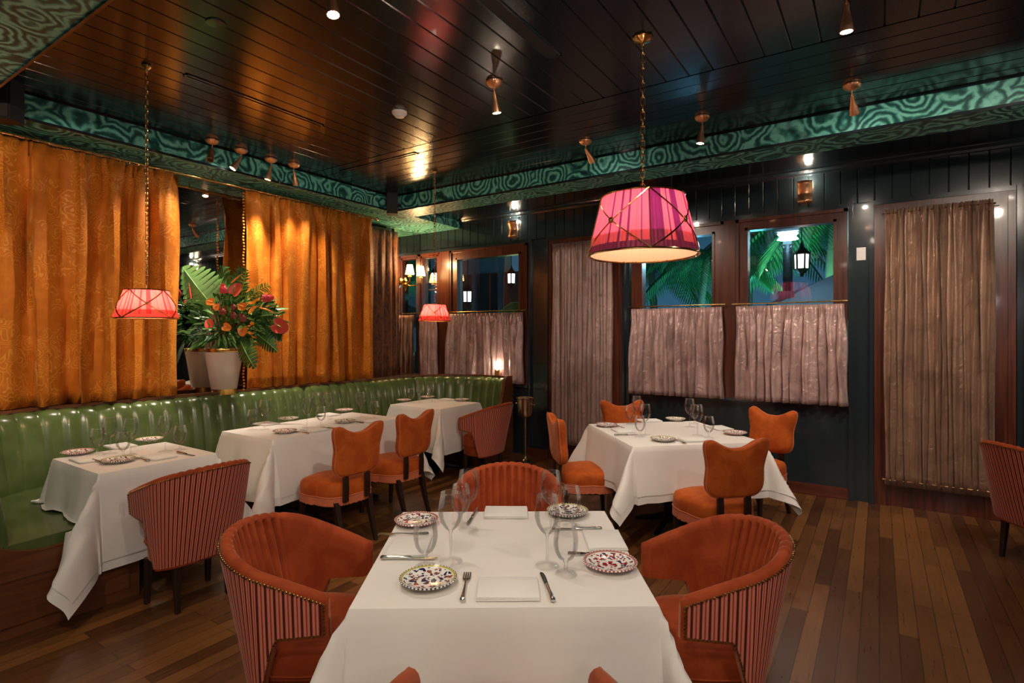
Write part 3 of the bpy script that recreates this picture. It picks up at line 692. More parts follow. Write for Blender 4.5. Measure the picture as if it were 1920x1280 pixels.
def tub_chair(label, group):
    t = thing('tub_chair', label, 'chair', (0,0,0), 0, group)
    NS = 56*4; TH = .048
    mb = MB(); rings = []
    for i in range(NS+1):
        s = -1+2*i/NS; zt, zb = topz(s), botz(s); H = zt-zb; ring = []
        cr = 0
        if abs(s) < .42:
            q = (i % 8)/8; cr = -.020*max(0, 1-2.6*min(q, 1-q))*min(1, (.42-abs(s))*9)
        edge = 1-ss((abs(s)-.965)/.035)*.45
        th = TH*edge
        for k in range(7): ring.append(tub_pt(s, zb+(H-.03)*k/6, 0))
        for k in range(1, 6):
            a = pi*k/6; ring.append(tub_pt(s, zt-.03+(.03+cr*.25)*sin(a), -th/2+th/2*cos(a)))
        for k in range(7):
            v = 1-k/6; ring.append(tub_pt(s, zb+(H-.03)*v, -th-cr*1.0*(.3+.7*v)))
        rings.append(ring)
    mb.loft(rings, caps=(True, True)).build('backrest', M['tubvelvet'], t, ang=75)
    # striped outer cloth
    mb = MB(); rings = []; NO = 50*7; i0, i1 = 5, NO-5
    for i in range(i0, i1+1):
        s = -1+2*i/NO; zt, zb = topz(s)-.024, botz(s)+.012
        o = (.0045, .005, .0036, .0036, .005, .0045, .001)[i % 7]
        rings.append([tub_pt(s, zb+(zt-zb)*k/12, o) for k in range(13)])
    mb.loft(rings, closed=False, mf=lambda i, j: (0, 0, 2, 0, 0, 1, 1)[(i+i0) % 7])
    mb.build('outer_panel', [M['pinkstripe'], M['darkstripe'], M['midstripe']], t, ang=85)
    mb = MB(); last = None
    def stud(p):
        nonlocal last
        if last and (Vector(p)-last).length < .0125: return
        last = Vector(p); mb.sphere(p, .0052, 6, 3)
    for i in range(1200):
        s = -.985+1.97*i/1199; stud(tub_pt(s, topz(s)-.024, .004))
    for sg in (-1, 1):
        for i in range(40): s = sg*.982; stud(tub_pt(s, topz(s)-.026-(topz(s)-.026-botz(s)-.010)*i/39, .003))
        for i in range(300):
            s = sg*(.982-.36*i/299); stud(tub_pt(s, botz(s)+.008, .003))
    tag(mb.build('nail_trim', M['bronze'], t), kind='stuff')
    # seat
    def outline(k, dx=0):
        pts = []
        for j in range(48):
            a = 2*pi*j/48; c_, s_ = cos(a), sin(a); e = .55
            x = .02+(.255 if c_ > 0 else .085)*k*math.copysign(abs(c_)**e, c_); y = .212*k*math.copysign(abs(s_)**e, s_)*(1 if c_ > -.1 else .93)
            pts.append((x+dx, y))
        return pts
    mb = MB(); rr = [(.985,.345),(1.0,.36),(1.0,.43),(.985,.448),(.93,.462),(.7,.470),(.3,.472),(.02,.472)]
    mb.loft([[(x, y, z) for x, y in outline(k)] for k, z in rr], caps=(True, True)).build('seat_cushion', M['tubvelvet'], t, ang=60)
    MB().tube([(x, y, .362) for x, y in outline(1.004)], .0035, 5, closed=True).build('piping', M['tubvelvet'], t)
    MB().loft([[(max(x, -.012), y*.95, z) for x, y in outline(k)] for k, z in ((.93,.25),(.97,.262),(.985,.345))], caps=(True, True)).build('seat_frame', M['tubvelvet'], t, ang=60)
    for x, y in ((.20,.17), (.20,-.17), (-.035,.14), (-.035,-.14)):
        MB().tapered((x*1.05-(.02 if x < 0 else 0), y*1.03, 0), (x, y, .262), .026, .040).build('leg', M['darkwood'], t, smooth=False)
    return t
def side_chair(label, group):
    t = thing('side_chair', label, 'chair', (0,0,0), 0, group)
    def outline(k=1.0):
        pts = []
        for j in range(64):
            a = 2*pi*j/64; c_, s_ = cos(a), sin(a); e = .62
            x = .225*math.copysign(abs(c_)**e, c_); y = (.235 if c_ > 0 else .215)*math.copysign(abs(s_)**e, s_)
            if c_ > .3: x += .018*cos(y/.235*pi*1.5)*(c_-.3)
            pts.append((x*k, y*k))
        return pts
    rr = [(.97,.345),(1.0,.355),(1.0,.415),(.985,.438),(.94,.455),(.8,.468),(.5,.478),(.2,.482),(.02,.482)]
    MB().loft([[(x, y, z) for x, y in outline(k)] for k, z in rr], caps=(True, True)).build('seat', M['velvet'], t, ang=60)
    mb = MB(); P = outline(1.012); ring0 = []; ring1 = []
    N = 256
    for j in range(N):
        f = j/N*64; i = int(f); q = f-i; x = P[i][0]*(1-q)+P[(i+1) % 64][0]*q; y = P[i][1]*(1-q)+P[(i+1) % 64][1]*q
        o = 1+.010*(j % 2); ring0.append((x, y, .362)); ring1.append((x*o, y*o, .305+.004*sin(j*1.7)))
    mb.loft([ring0, ring1], mf=lambda i, j: 1 if j % 4 == 0 else 0).build('fringe', [M['fringe'], M['piping']], t, ang=30)
    MB().tube([(x, y, .365) for x, y in outline(1.012)], .0045, 5, closed=True).build('piping', M['piping'], t)
    MB().loft([[(x*.9, y*.9, z) for x, y in outline()] for z in (.29, .35)], caps=(True, True)).build('seat_frame', M['darkwood'], t, smooth=False)
    half = [(0,.822),(.05,.825),(.10,.843),(.145,.868),(.18,.880),(.208,.872),(.217,.845),(.212,.80),(.200,.75),(.192,.70),(.194,.65),(.196,.60),(.186,.56),(.160,.530),(.12,.515),(.06,.510),(0,.510)]
    full = half+[(-y, z) for y, z in half[-2:0:-1]]
    # smooth the outline
    def cr(pts, n=3):
        out = []; K = len(pts)
        for i in range(K):
            p0, p1, p2, p3 = [Vector(pts[(i+d) % K]) for d in (-1,0,1,2)]
            for j in range(n):
                q = j/n; out.append(.5*((2*p1)+(-p0+p2)*q+(2*p0-5*p1+4*p2-p3)*q*q+(-p0+3*p1-3*p2+p3)*q**3))
        return out
    out = cr(full); C = Vector((0,.69))
    def lean(z): return -.215-.10*(z-.5)
    def ring(k, x): return [(lean((C+(p-C)*k).y)+x, (C+(p-C)*k).x*1, (C+(p-C)*k).y) for p in out]
    prof = [(.02,.044),(.5,.043),(.8,.038),(.93,.028),(.985,.012),(1.0,-.005),(1.0,-.022),(.975,-.034),(.9,-.037),(.02,-.038)]
    bk = MB().loft([ring(k, x) for k, x in prof], caps=(True, True)).build('backrest', M['velvet'], t, ang=70)
    MB().tube(ring(1.003, -.026), .0042, 5, closed=True).build('piping', M['piping'], bk)
    for y in (-.095, .095):
        MB().loft([[(x+a, y+b, z) for a, b in ((-.010,-.02),(.010,-.02),(.010,.02),(-.010,.02))] for x, z in ((-.238,.33),(-.242,.45),(-.232,.56))], caps=(True, True)).build('post', M['darkwood'], t, smooth=False)
    for y in (-.17, .17):
        MB().tapered((.195, y*1.02, 0), (.18, y, .31), .026, .040).build('leg', M['darkwood'], t, smooth=False)
        m1 = MB(); rings = []
        for x, z, h in ((-.285,0,.013),(-.25,.10,.015),(-.215,.22,.019),(-.19,.33,.021)):
            rings.append([(x+a*h, y*(.82+.1*z)+b*h, z) for a, b in ((-1,-1),(1,-1),(1,1),(-1,1))])
        m1.loft(rings, caps=(True, True)).build('leg', M['darkwood'], t, smooth=False)
    return t
tc_ = tub_chair('rust velvet tub chair at the left side of the front table', 'rust velvet tub chairs with striped backs')
x, y = c2w(-.835, 2.10); tc_.location = (x, y, 0); tc_.rotation_euler.z = cang(-2)
for (x, y), rz, lab in ((c2w(.785, 2.08), cang(181), 'rust velvet tub chair at the right side of the front table, pink stripes showing'),
        (c2w(-.02, 2.90), cang(-90), 'rust velvet tub chair behind the front table, facing the camera'),
        (c2w(-.02, 1.225), cang(90), 'rust velvet tub chair nearest the camera, only its two arm tips showing'),
        ((-3.27, 1.655), pi+R(2), 'striped tub chair with its back turned, at the left booth table'),
        ((-3.47, 4.80), pi+R(4), 'striped tub chair at the far corner booth table'),
        (c2w(3.45, 3.68), cang(3), 'striped tub chair cut off by the right edge')):
    dup(tc_, (x, y, 0), rz, lab)
s0 = side_chair('orange velvet side chair with fringe, left of the two at the long booth table', 'orange velvet side chairs with fringed seats')
s0.location = (-3.42, 2.75, 0); s0.rotation_euler.z = pi-R(3)
for (x, y), rz, lab in (((-3.52, 3.43), pi+R(2), 'orange velvet side chair with fringe, right of the two at the long booth table'),
        (c2w(1.345, 3.70), cang(101), 'orange velvet side chair with its back to the camera at the window table'),
        (c2w(.60, 4.47), cang(8), 'orange velvet side chair seen side-on at the left of the window table'),
        (c2w(1.12, 5.20), cang(-83), 'orange velvet side chair behind the window table, facing the camera'),
        (c2w(2.06, 4.70), cang(213), 'orange velvet side chair at the right of the window table')):
    dup(s0, (x, y, 0), rz, lab)

# ================================================================= TABLES
TOP = .750
def table(cx, cy, a, b_, rz, label, short, ov, bases=1, layer=.05, over=None, seed=0):
    """a, b_: half sizes; ov: overhangs (-x, +x, -y, +y)"""
    t = thing('dining_table', 'dark pedestal table under the white cloth of the '+label, 'table', (cx, cy, 0), rz)
    MB().box(-a+.006, a-.006, -b_+.006, b_-.006, .715, .742).build('tabletop', M['boothwood'], t, smooth=False)
    for k in range(bases):
        yy = 0 if bases == 1 else (-b_*.5 if k == 0 else b_*.5)
        p = MB().tube([(0,yy,.03), (0,yy,.70)], .035, 16); p.box(-.16,.16,yy-.16,yy+.16,.69,.715)
        for q in range(4):
            an = pi/4+pi/2*q; p.tube([(0,yy,.09), (.12*cos(an),yy+.12*sin(an),.05), (.27*cos(an),yy+.27*sin(an),.018)], [.03,.025,.016], 8)
        p.build('pedestal', M['iron'], t)
    Mw = Matrix.Translation((cx, cy, 0)) @ Matrix.Rotation(rz, 4, 'Z')
    def drape(ovv, z0, nn, inner=0):
        oxm, oxp, oym, oyp = ovv
        def axis(h, om, op):
            xs = [-h-om+om*i/16 for i in range(16)]+[-h+.004]+[-h+2*h*i/12 for i in range(1, 12)]+[h-.004]+[h+op*i/16 for i in range(1, 17)]
            xs.insert(16, -h); xs.insert(-16, h); return xs
        X_, Y_ = axis(a, oxm, oxp), axis(b_, oym, oyp); mb = MB(); rings = []
        for x in X_:
            row = []
            for y in Y_:
                p, q = max(0, abs(x)-a), max(0, abs(y)-b_); sx, sy = (1 if x > 0 else -1), (1 if y > 0 else -1)
                r = sqrt(p*p+q*q)
                if r < 1e-6: row.append((x, y, z0)); continue
                th = math.atan2(q, p); cn = sin(2*th)
                flat_ = over and over(Mw @ Vector((sx*(a+.05 if q > 0 and p > 0 else abs(x)), sy*(b_+.05 if q > 0 and p > 0 else abs(y)), 0)))
                al = R(3.0)+R(22)*abs(cn)**1.3*(.12 if flat_ else 1)
                out = r*sin(al)+.007*(1-math.exp(-r/.006))
                z = z0-r*cos(al)-.0*cn
                w1 = (x if q > p else y); out += .020*min(1, r/.35)*(1-cn)*(1+sin(w1*11+seed+sx+sy*2))+.012*min(1, r/.3)*(1+sin(w1*29+seed+sin(w1*13)))
                out += r*.17*sin(4*th+seed*.0)*(1 if sx*sy > 0 else -1)
                out = max(out, .004)-inner
                bx, by = max(-a, min(a, x)), max(-b_, min(b_, y))
                px, py = bx+sx*cos(th)*out, by+sy*sin(th)*out
                wv = Mw @ Vector((px, py, z))
                if over and over(wv): z = max(z, .478+.006*sin(x*40)+.01*max(0, .3-abs(r-.3)))
                z = max(z, .012)
                row.append((px, py, z))
            rings.append(row)
        mb.loft(rings, closed=False)
        return mb
    cl = drape(ov, TOP-.002, 0).build('tablecloth', M['linen'], loc=(cx, cy, 0), rotz=rz, ang=60)
    tag(cl, 'white tablecloth draped over the '+label, 'tablecloth', None)
    if layer:
        drape([o+layer for o in ov], TOP-.006, 0, .006).build('under_cloth', M['linen'], cl, ang=60)
x, y = c2w(-.028, 2.015)
table(x, y, .445, .43, cang(1), 'front table nearest the camera', 'front table', (.46,.46,.46,.46), layer=0, seed=2)
seatov = lambda v: (v.x < -3.60 and v.y < 1.49) or v.x < -4.37 or v.y > 5.14
table(-3.99, 1.63, .345, .33, 0, 'left booth table', '', (.40,.48,.45,.46), seed=1, over=seatov)
table(-4.085, 3.09, .345, .66, 0, 'long booth table', '', (.3,.42,.42,.42), 2, seed=3, over=seatov)
table(-4.195, 4.75, .365, .345, 0, 'far corner booth table', '', (.3,.42,.40,.3), seed=5, over=seatov)
x, y = c2w(1.25, 4.43)
table(x, y, .50, .50, cang(10), 'window table', '', (.33,.33,.33,.33), seed=4)

# ---- table ware
def wine():
    return MB().lathe([(.0405,.0), (.0405,.0008), (.040,.002), (.012,.006), (.0045,.014), (.0038,.05), (.0040,.095), (.008,.106), (.022,.118), (.035,.138), (.0425,.165), (.0425,.182), (.039,.208), (.034,.238)], 28)
def goblet():
    return MB().lathe([(.0365,.0), (.0365,.0008), (.036,.002), (.013,.006), (.0065,.012), (.0060,.036), (.010,.044), (.024,.053), (.035,.072), (.0405,.098), (.0405,.118), (.036,.145), (.033,.162)], 28)
def platem():
    return MB().lathe([(.001,.004), (.045,.003), (.048,.0), (.052,.0), (.060,.006), (.082,.014), (.0895,.019), (.0905,.021), (.088,.0225), (.078,.018), (.062,.0115), (.05,.008), (.001,.0075)], 48)
def napkinm():
    mb = MB()
    for k in range(4):
        z = .0028*k; rings = []; s = 1-.010*k
        for zz, i in ((z, .002), (z+.0012, 0), (z+.0027, .002)):
            hx, hy = .072*s-i, .095*s-i; rings.append([(hx*c_, hy*d_, zz+.0006*sin(c_*3+d_*2+k)) for c_, d_ in ((-1,-1),(-.3,-1.01),(.4,-1),(1,-1),(1,0),(1,1),(.3,1.01),(-.4,1),(-1,1),(-1.005,0))])
        mb.loft(rings, caps=(True, True))
    return mb
def flat(pts, z0, th): return MB().loft([[(x, y, z0+h) for (x, y, h) in pts], [(x, y, z0+h+th) for (x, y, h) in pts]], caps=(True, True))
def knife_parts():
    bl = flat([(.012,-.007,0),(.07,-.008,0),(.095,-.005,0),(.103,.004,0),(.09,.007,0),(.012,.006,0)], .003, .0018)
    hd = MB().tube([(-.098,0,.006),(-.092,0,.006),(-.07,0,.006),(-.03,0,.006),(.005,0,.005),(.014,0,.004)], [.004,.0085,.0075,.0058,.0072,.004], 10)
    return bl, hd
def fork_parts():
    hd = MB(); mb = MB()
    hd.tube([(-.098,0,.006),(-.092,0,.006),(-.07,0,.006),(-.03,0,.006),(.01,0,.008),(.035,0,.007)], [.003,.009,.007,.0045,.003,.004], 8)
    mb.loft([[(.032,-.004,.005),(.05,-.012,.003),(.056,-.012,.003),(.056,.012,.003),(.05,.012,.003),(.032,.004,.005)], [(.032,-.004,.007),(.05,-.012,.005),(.056,-.012,.005),(.056,.012,.005),(.05,.012,.005),(.032,.004,.007)]], caps=(True, True))
    for k in range(4): y = -.0102+.0068*k; mb.box(.054,.10,y-.0018,y+.0018,.003,.005)
    return mb, hd
protos = {}
TBL = {'f': 'front table', 'l': 'left booth table', 'b': 'long booth table', 'c': 'far corner booth table', 'w': 'window table'}
def item(kind, tb, px, py, where, rot=0):
    p = at(px, py, TOP)
    if tb == 'x': p = Vector((px, py, TOP))
    where = where+' of the '+TBL[tb] if tb in TBL else where
    lab = {'wine': 'tall stemmed wine glass ', 'goblet': 'short-stemmed water goblet ', 'pb': 'blue-painted side plate ', 'pr': 'red-painted side plate ',
        'napkin': 'folded white napkin ', 'knife': 'steel table knife ', 'fork': 'steel table fork '}[kind]+where
    grp = {'wine': 'wine glasses', 'goblet': 'water goblets', 'pb': 'painted side plates', 'pr': 'painted side plates', 'napkin': 'folded napkins', 'knife': 'table knives', 'fork': 'table forks'}[kind]+' laid on the tables'
    rz = cang(rot)
    if kind in protos: return dup(protos[kind], p, rz, lab)
    if kind in ('wine', 'goblet'):
        t = thing('wine_glass' if kind == 'wine' else 'water_goblet', lab, 'glass', p, rz, grp); mb = wine() if kind == 'wine' else goblet()
        k = 8 if kind == 'wine' else 7; n = 28
        ft = MB(); ft.v = mb.v[:n*k]; ft.f = [f for f in mb.f if max(f) < n*k]; ft.m = [0]*len(ft.f); ft.build('foot_and_stem', M['glassfoot'], t, ang=80)
        bo = MB(); bo.v = mb.v[n*(k-1):]; bo.f = [tuple(i-n*(k-1) for i in f) for f in mb.f if min(f) >= n*(k-1)]; bo.m = [0]*len(bo.f); bo.build('bowl', M['glass'], t, ang=80); rr_, zz_ = (.034,.238) if kind == 'wine' else (.033,.162)
        MB().tube([(rr_*cos(2*pi*j/32), rr_*sin(2*pi*j/32), zz_) for j in range(32)], .0007, 5, closed=True).build('rim', M['glassrim'], t)
    elif kind in ('pb', 'pr'): t = tag(platem().build('side_plate', M['plate_blue' if kind == 'pb' else 'plate_red'], loc=p, rotz=rz), lab, 'plate', grp)
    elif kind == 'napkin': t = tag(napkinm().build('napkin', M['napkin'], loc=p, rotz=rz, ang=50), lab, 'napkin', grp)
    else:
        t = thing('table_'+kind, lab, kind, p, rz, grp); a1, a2 = knife_parts() if kind == 'knife' else fork_parts()
        a1.build('blade' if kind == 'knife' else 'tines', M['steel'], t, ang=30); a2.build('handle', M['steel'], t)
    protos[kind] = t; return t
# front table (rot: 0 = long side away along the view's right, heading of the item's +x)
for a_ in (('pb',803,1093,'at the near left corner',20), ('pr',781,981,'at the far left corner',0), ('pr',1144,1062,'at the near right corner',200), ('pb',1064,964,'at the far right corner',90),
    ('wine',845,1052,'left of centre, beside the left goblet',0), ('wine',878,993,'at the back left',0), ('goblet',864,982,'behind the back left wine glass',0), ('goblet',798,1062,'before the left napkin',0),
    ('wine',1026,1060,'right of centre, nearest the right goblet',0), ('wine',1033,995,'at the back right',0), ('goblet',1061,1076,'at the right front, beside the red plate',0), ('goblet',1071,986,'at the back right, before the blue plate',0),
    ('napkin',953,1106,'at the near edge, centre',90), ('napkin',768,1026,'on the left side',0), ('napkin',1133,1014,'on the right side',0), ('napkin',949,962,'at the far edge, centre',90),
    ('fork',872,1101,'right of the near blue plate',90), ('knife',1026,1101,'right of the near napkin',97), ('knife',766,1048,'lying crosswise below the left napkin',0), ('fork',757,1003,'below the far red plate',180),
    ('knife',1083,993,'above the right napkin',180), ('fork',1118,1041,'between the right napkin and the red plate',172), ('knife',886,970,'beside the far napkin',262)):
    item(a_[0], 'f', a_[1], a_[2], a_[3], a_[4])
for a_ in (('goblet',182,850,'leftmost'), ('wine',206,850.5,'second from the left'), ('wine',245,853,'behind the front goblet, centre'), ('goblet',231,857,'at the front, left of centre'), ('wine',310,846,'on the right'), ('goblet',337.5,843,'rightmost'),
    ('pr',145.5,851,'at the left end'), ('pb',221.5,866,'at the front corner'), ('pb',280.5,827,'against the booth side'), ('napkin',165,862,'at the left end'), ('napkin',298,857,'on the chair side'), ('napkin',226,837,'on the booth side'),
    ('knife',188,867,'at the left front'), ('fork',266,862,'beside the front plate'), ('knife',348,852,'at the right end')):
    item(a_[0], 'l', a_[1], a_[2], a_[3], {'napkin': 56, 'knife': -30, 'fork': 146}.get(a_[0], 0))
for a_ in (('goblet',473,805,'leftmost'), ('wine',496,804,'second from the left'), ('wine',575.5,800,'left of the middle cluster'), ('wine',593,783,'in the middle cluster, at the back'), ('goblet',602,798,'in the middle cluster'), ('wine',614,785,'right of the middle cluster'),
    ('wine',677,782,'second from the right'), ('goblet',702,785,'rightmost'), ('pr',534,811,'at the left on the chair side'), ('pb',540.5,787,'at the left on the booth side'), ('pb',647,792,'at the right on the chair side'), ('pr',646,771,'at the right on the booth side'),
    ('napkin',499,795,'at the left end'), ('napkin',590,806,'left of the first side chair'), ('napkin',617,778,'on the booth side'), ('napkin',692,789,'at the right end'), ('fork',565,811,'beside the left red plate'), ('knife',616,803,'beyond the left chair-side napkin'), ('fork',668,792,'beside the right blue plate')):
    item(a_[0], 'b', a_[1], a_[2], a_[3], {'napkin': 56, 'knife': 146, 'fork': 146}.get(a_[0], 0))
for a_ in (('goblet',771,755.5,'leftmost'), ('wine',786,755,'second from the left'), ('wine',810,754,'tallest on the right'), ('goblet',806,750,'behind the right wine glass'), ('pr',802,746,'at the back'), ('pr',758,752,'at the left end'), ('pb',866,751,'at the right end'), ('napkin',838,749.5,'beside the right plate')):
    item(a_[0], 'c', a_[1], a_[2], a_[3], 56 if a_[0] == 'napkin' else 0)
for a_ in (('goblet',1181,795,'leftmost'), ('wine',1194,793,'tallest at the back left'), ('wine',1210,815,'in front of the left cluster'), ('goblet',1200,819,'nearest in the left cluster'), ('wine',1293,800,'tallest at the back right'), ('goblet',1302,794,'behind the right cluster'),
    ('wine',1308,816,'in front of the right cluster'), ('goblet',1329,821,'rightmost'), ('pr',1137,799,'at the left corner'), ('pb',1243,826,'at the near edge'), ('pb',1266.5,788,'at the far edge'), ('pr',1378,814,'beside the right chair'),
    ('napkin',1168,808,'on the left side'), ('napkin',1218,789,'at the far edge'), ('napkin',1301,825,'at the near edge'), ('napkin',1350,803,'on the right side'), ('knife',1174,816,'beside the left napkin'), ('fork',1274,828,'beside the near blue plate'), ('fork',1163,801,'beside the left red plate')):
    item(a_[0], 'w', a_[1], a_[2], a_[3], {'napkin': 10 if a_[1] in (1168, 1350) else 100, 'knife': 10, 'fork': 100}.get(a_[0], 0))

# ================================================================= FLOWERS
VB = at(420, 735, .966); VB = Vector((-5.155, 2.845, .967))
CR_ = Vector((.8329, .5534, 0)); CT = Vector((.5534, -.8329, 0)); UP = Vector((0,0,1))
vt = thing('vase', 'tall ivory glazed vase with gold bands on the booth ledge', 'vase', VB)
MB().lathe([(.001,.001), (.105,.001), (.108,.05), (.113,.055), (.150,.30), (.168,.41), (.168,.43), (.160,.43), (.145,.36)], 40).build('body', M['vase'], vt)
MB().lathe([(.106,.0), (.110,.004), (.111,.05), (.112,.054)], 40).build('base_band', M['gold'], vt); MB().lathe([(.1665,.400), (.171,.408), (.1715,.425), (.169,.434), (.158,.432)], 40).build('rim_band', M['gold'], vt)
def bp(px, py, v=0):             # point of the bouquet: across, up, towards the room
    d = (VB-Vector((0,0,HC))).dot(-CT)-v; s_ = d/FPX
    return Vector((0,0,HC))+CR_*((px-CX)*s_)-CT*d+UP*((CY-py)*s_)
NECK = VB+UP*.43
def keep(mb, off=0):             # leaves stay in front of the mirror
    mb.v = [(max(v[0], -5.318-off), v[1], v[2]) for v in mb.v]; return mb
def stem(par, p, mt=None, r=.004):
    q = [p, (p+NECK)/2+UP*.02, NECK-UP*.02]
    inv = Matrix.Translation(-par.location); m_ = MB().tube([tuple(inv @ v) for v in q], r, 6); m_.build('stem', mt or M['leaf'], par)
def ribbon(mb, p0, p1, w, nrm, droop=0, n=6, m=0, fold=.25, tipw=.08):
    p0, p1 = Vector(p0), Vector(p1); t = (p1-p0); sd = t.cross(nrm).normalized(); rings = []
    for i in range(n+1):
        q = i/n; c = p0+t*q-UP*droop*q*q; ww = w*max(tipw, sin(pi*min(1, q*.85+.15))**.7)
        rings.append([tuple(c-sd*ww/2+nrm*ww*fold*.5), tuple(c), tuple(c+sd*ww/2+nrm*ww*fold*.5)])
    mb.loft(rings, closed=False, m=m)
# big monstera leaves
def monstera(p_base, p_tip, w, label, mt, nm=CT, drop=.05):
    t = thing('monstera_leaf', label, 'leaf', p_base, group='tropical leaves in the vase'); o = Vector(p_base); ax = (Vector(p_tip)-o); L = ax.length; ax.normalize(); sd = ax.cross(nm).normalized()
    mb = MB()
    def P(u, v): return o+ax*(u*L)+sd*v+nm*(.10*L*sin(pi*u)*.6-abs(v)*.25)-UP*drop*u*u-o
    def half(u): return w*.5*(sin(pi*min(1, (u*.88+.12)))**.55)*(1-.15*u)
    N = 9
    for sg in (-1, 1):
        for k in range(N):
            u0 = k/N; hw = half(min(1, u0+.07)); g_ = .018
            rows = []
            for q in range(7):
                f = q/6; uu0 = u0+.25*f*(1-u0)*.7+(g_*f if f > .3 else 0)*.6; uu1 = u0+1/N+.25*f*(1-u0-1/N)*.7-(g_ if f > .3 else 0)*f*.9
                if f > .85: uu0 += .02; uu1 -= .02
                rows.append([tuple(P(min(uu0, 1.05), sg*f*hw)), tuple(P(min((uu0+uu1)/2, 1.05), sg*f*hw*1.01)+nm*.004), tuple(P(min(uu1, 1.06), sg*f*hw))])
            mb.loft(rows, closed=False)
    keep(mb, o.x); mb.build('blade', mt, t, ang=60)
    MB().tube([tuple(P(q/8, 0)+nm*.003) for q in range(9)], [.005-.0004*q for q in range(9)], 6).build('midrib', M['leaflight'], t)
    stem(t, o); return t
monstera(bp(402,578,.10), bp(342,490,.14), .44, 'large pale monstera leaf at the top left of the bouquet', M['leaflight'])
monstera(bp(452,640,.20), bp(478,686,.30), .20, 'dark monstera leaf hanging over the right rim of the vase', M['leaf'], drop=.02)
monstera(bp(470,600,.12), bp(512,580,.18), .20, 'broad dark monstera leaf at the right of the bouquet', M['leaf'])
monstera(bp(480,625,.12), bp(520,648,.18), .18, 'dark monstera leaf low at the right of the bouquet', M['leaf'])
monstera(bp(380,600,.05), bp(345,630,.12), .22, 'dark monstera leaf low at the left of the bouquet', M['leaf'])
def frond(p0, p1, w, label, mt, n=22, droop=.03, grp='palm fronds in the vase'):
    t = thing('palm_frond', label, 'palm frond', p0, group=grp); o = Vector(p0); e = Vector(p1)-o; L = e.length; ax = e.normalized(); sd = ax.cross(CT).normalized(); mb = MB()
    for k in range(n):
        u = .12+.88*k/n; c = ax*L*u-UP*droop*u*u; ln = w*(sin(pi*(u*.8+.15))**.6)
        for sg in (-1, 1): ribbon(mb, c, c+ax*ln*.62+sd*sg*ln*.75+CT*random.uniform(-.02,.03), .014, CT, random.uniform(0,.03), 4, fold=.4)
    keep(mb, o.x); mb.build('leaflets', mt, t, ang=60); MB().tube([tuple(ax*L*q/6-UP*droop*(q/6)**2) for q in range(7)], .0035, 5).build('rachis', mt, t); stem(t, o); return t
frond(bp(430,585,.04), bp(418,492,.02), .12, 'upright green palm frond at the top of the bouquet', M['leaf'])
frond(bp(440,580,.02), bp(455,495,.0), .13, 'broad palm frond right of the upright frond', M['leaf'])
frond(bp(445,575,.06), bp(405,515,.08), .10, 'pale palm frond beside the large monstera leaf', M['leaflight'], 16)
frond(bp(448,580,.08), bp(462,500,.08), .07, 'yellow-green spiky frond at the top right of the bouquet', M['leafyellow'], 10)
frond(bp(462,560,.10), bp(505,528,.14), .09, 'yellow-green spray reaching to the right', M['leafyellow'], 9)
frond(bp(400,600,.06), bp(342,590,.10), .11, 'dark palm frond reaching left of the vase', M['leaf'])
frond(bp(470,600,.08), bp(528,625,.12), .11, 'dark palm frond reaching right of the vase', M['leaf'])
mb = MB()
for k in range(620):
    a = random.uniform(0, 2*pi); r = sqrt(random.random()); px = 432+92*r*cos(a); py = 598+52*r*sin(a)+(6 if px < 380 else 0)
    if py > 640 and 385 < px < 455: py -= 12
    v = .03+.20*(1-r)*random.random()+.03
    p = bp(px, py, v); dr = (p-(NECK+UP*.15)).normalized(); d_ = (dr+Vector((random.uniform(-.5,.5), random.uniform(-.5,.5), random.uniform(-.5,.4)))).normalized()
    ribbon(mb, p, p+d_*random.uniform(.06,.13), random.uniform(.012,.03), (CT+Vector((random.uniform(-.6,.6),random.uniform(-.6,.6),random.uniform(-.2,.9)))).normalized(), .02, 4, fold=.35, m=1 if random.random() < .33 else 0)
keep(mb); fo = tag(mb.build('foliage', [M['leaf'], M['leaflight']], ang=60), 'dense dark green foliage filling the bouquet above the vase', 'foliage', kind='stuff')
def anthurium(px, py, v, sz, ang, label, mt, tip=None, tilt=.2):
    p = bp(px, py, v); t = thing('anthurium', label, 'flower', p, group='anthuriums in the vase'); nm = (CT+UP*tilt).normalized(); ux = (CR_*cos(ang)+UP*sin(ang)).normalized(); ux = (ux-nm*ux.dot(nm)).normalized(); vy = nm.cross(ux)
    mb = MB(); rings = []
    for q in range(9):
        f = q/8; ring = []
        for j in range(28):
            a = 2*pi*j/28; rr = sz*(.62+.38*abs(cos(a/2))**1.5*1.0) if False else sz*(.55*(1-.55*cos(a-pi)**15 if abs(a-pi) < .5 else .55/.55*1)+.0)
            rr = sz*.5*(1+.30*max(0, cos(a))**3-.45*math.exp(-((a-pi)/.35)**2))
            ring.append(tuple(ux*rr*f*cos(a)+vy*rr*f*sin(a)*.92+nm*(.10*sz*f*f-.05*sz*cos(2*a)*f)))
        rings.append(ring)
    mb.loft(rings, mf=(lambda i, j: 1 if (tip and (j > 8 and j < 20) and i > 3) else 0)).build('spathe', [mt, tip or mt], t, ang=70)
    MB().tube([tuple(-ux*sz*.12+nm*.004), tuple(ux*sz*.10+nm*.03), tuple(ux*sz*.28+nm*.045)], [.006,.0055,.003], 8).build('spadix', M['leafyellow'] if mt != M['orchid'] else M['orchid'], t)
    stem(t, p); return t
anthurium(441,545,.26,.12,R(60),'upright red anthurium at the centre top of the bouquet',M['anthurium'])
anthurium(523,611,.24,.15,R(-25),'large red anthurium reaching out at the far right',M['anthurium'])
anthurium(393,608,.26,.085,R(100),'small red anthurium at the lower left of the bouquet',M['anthurium'])
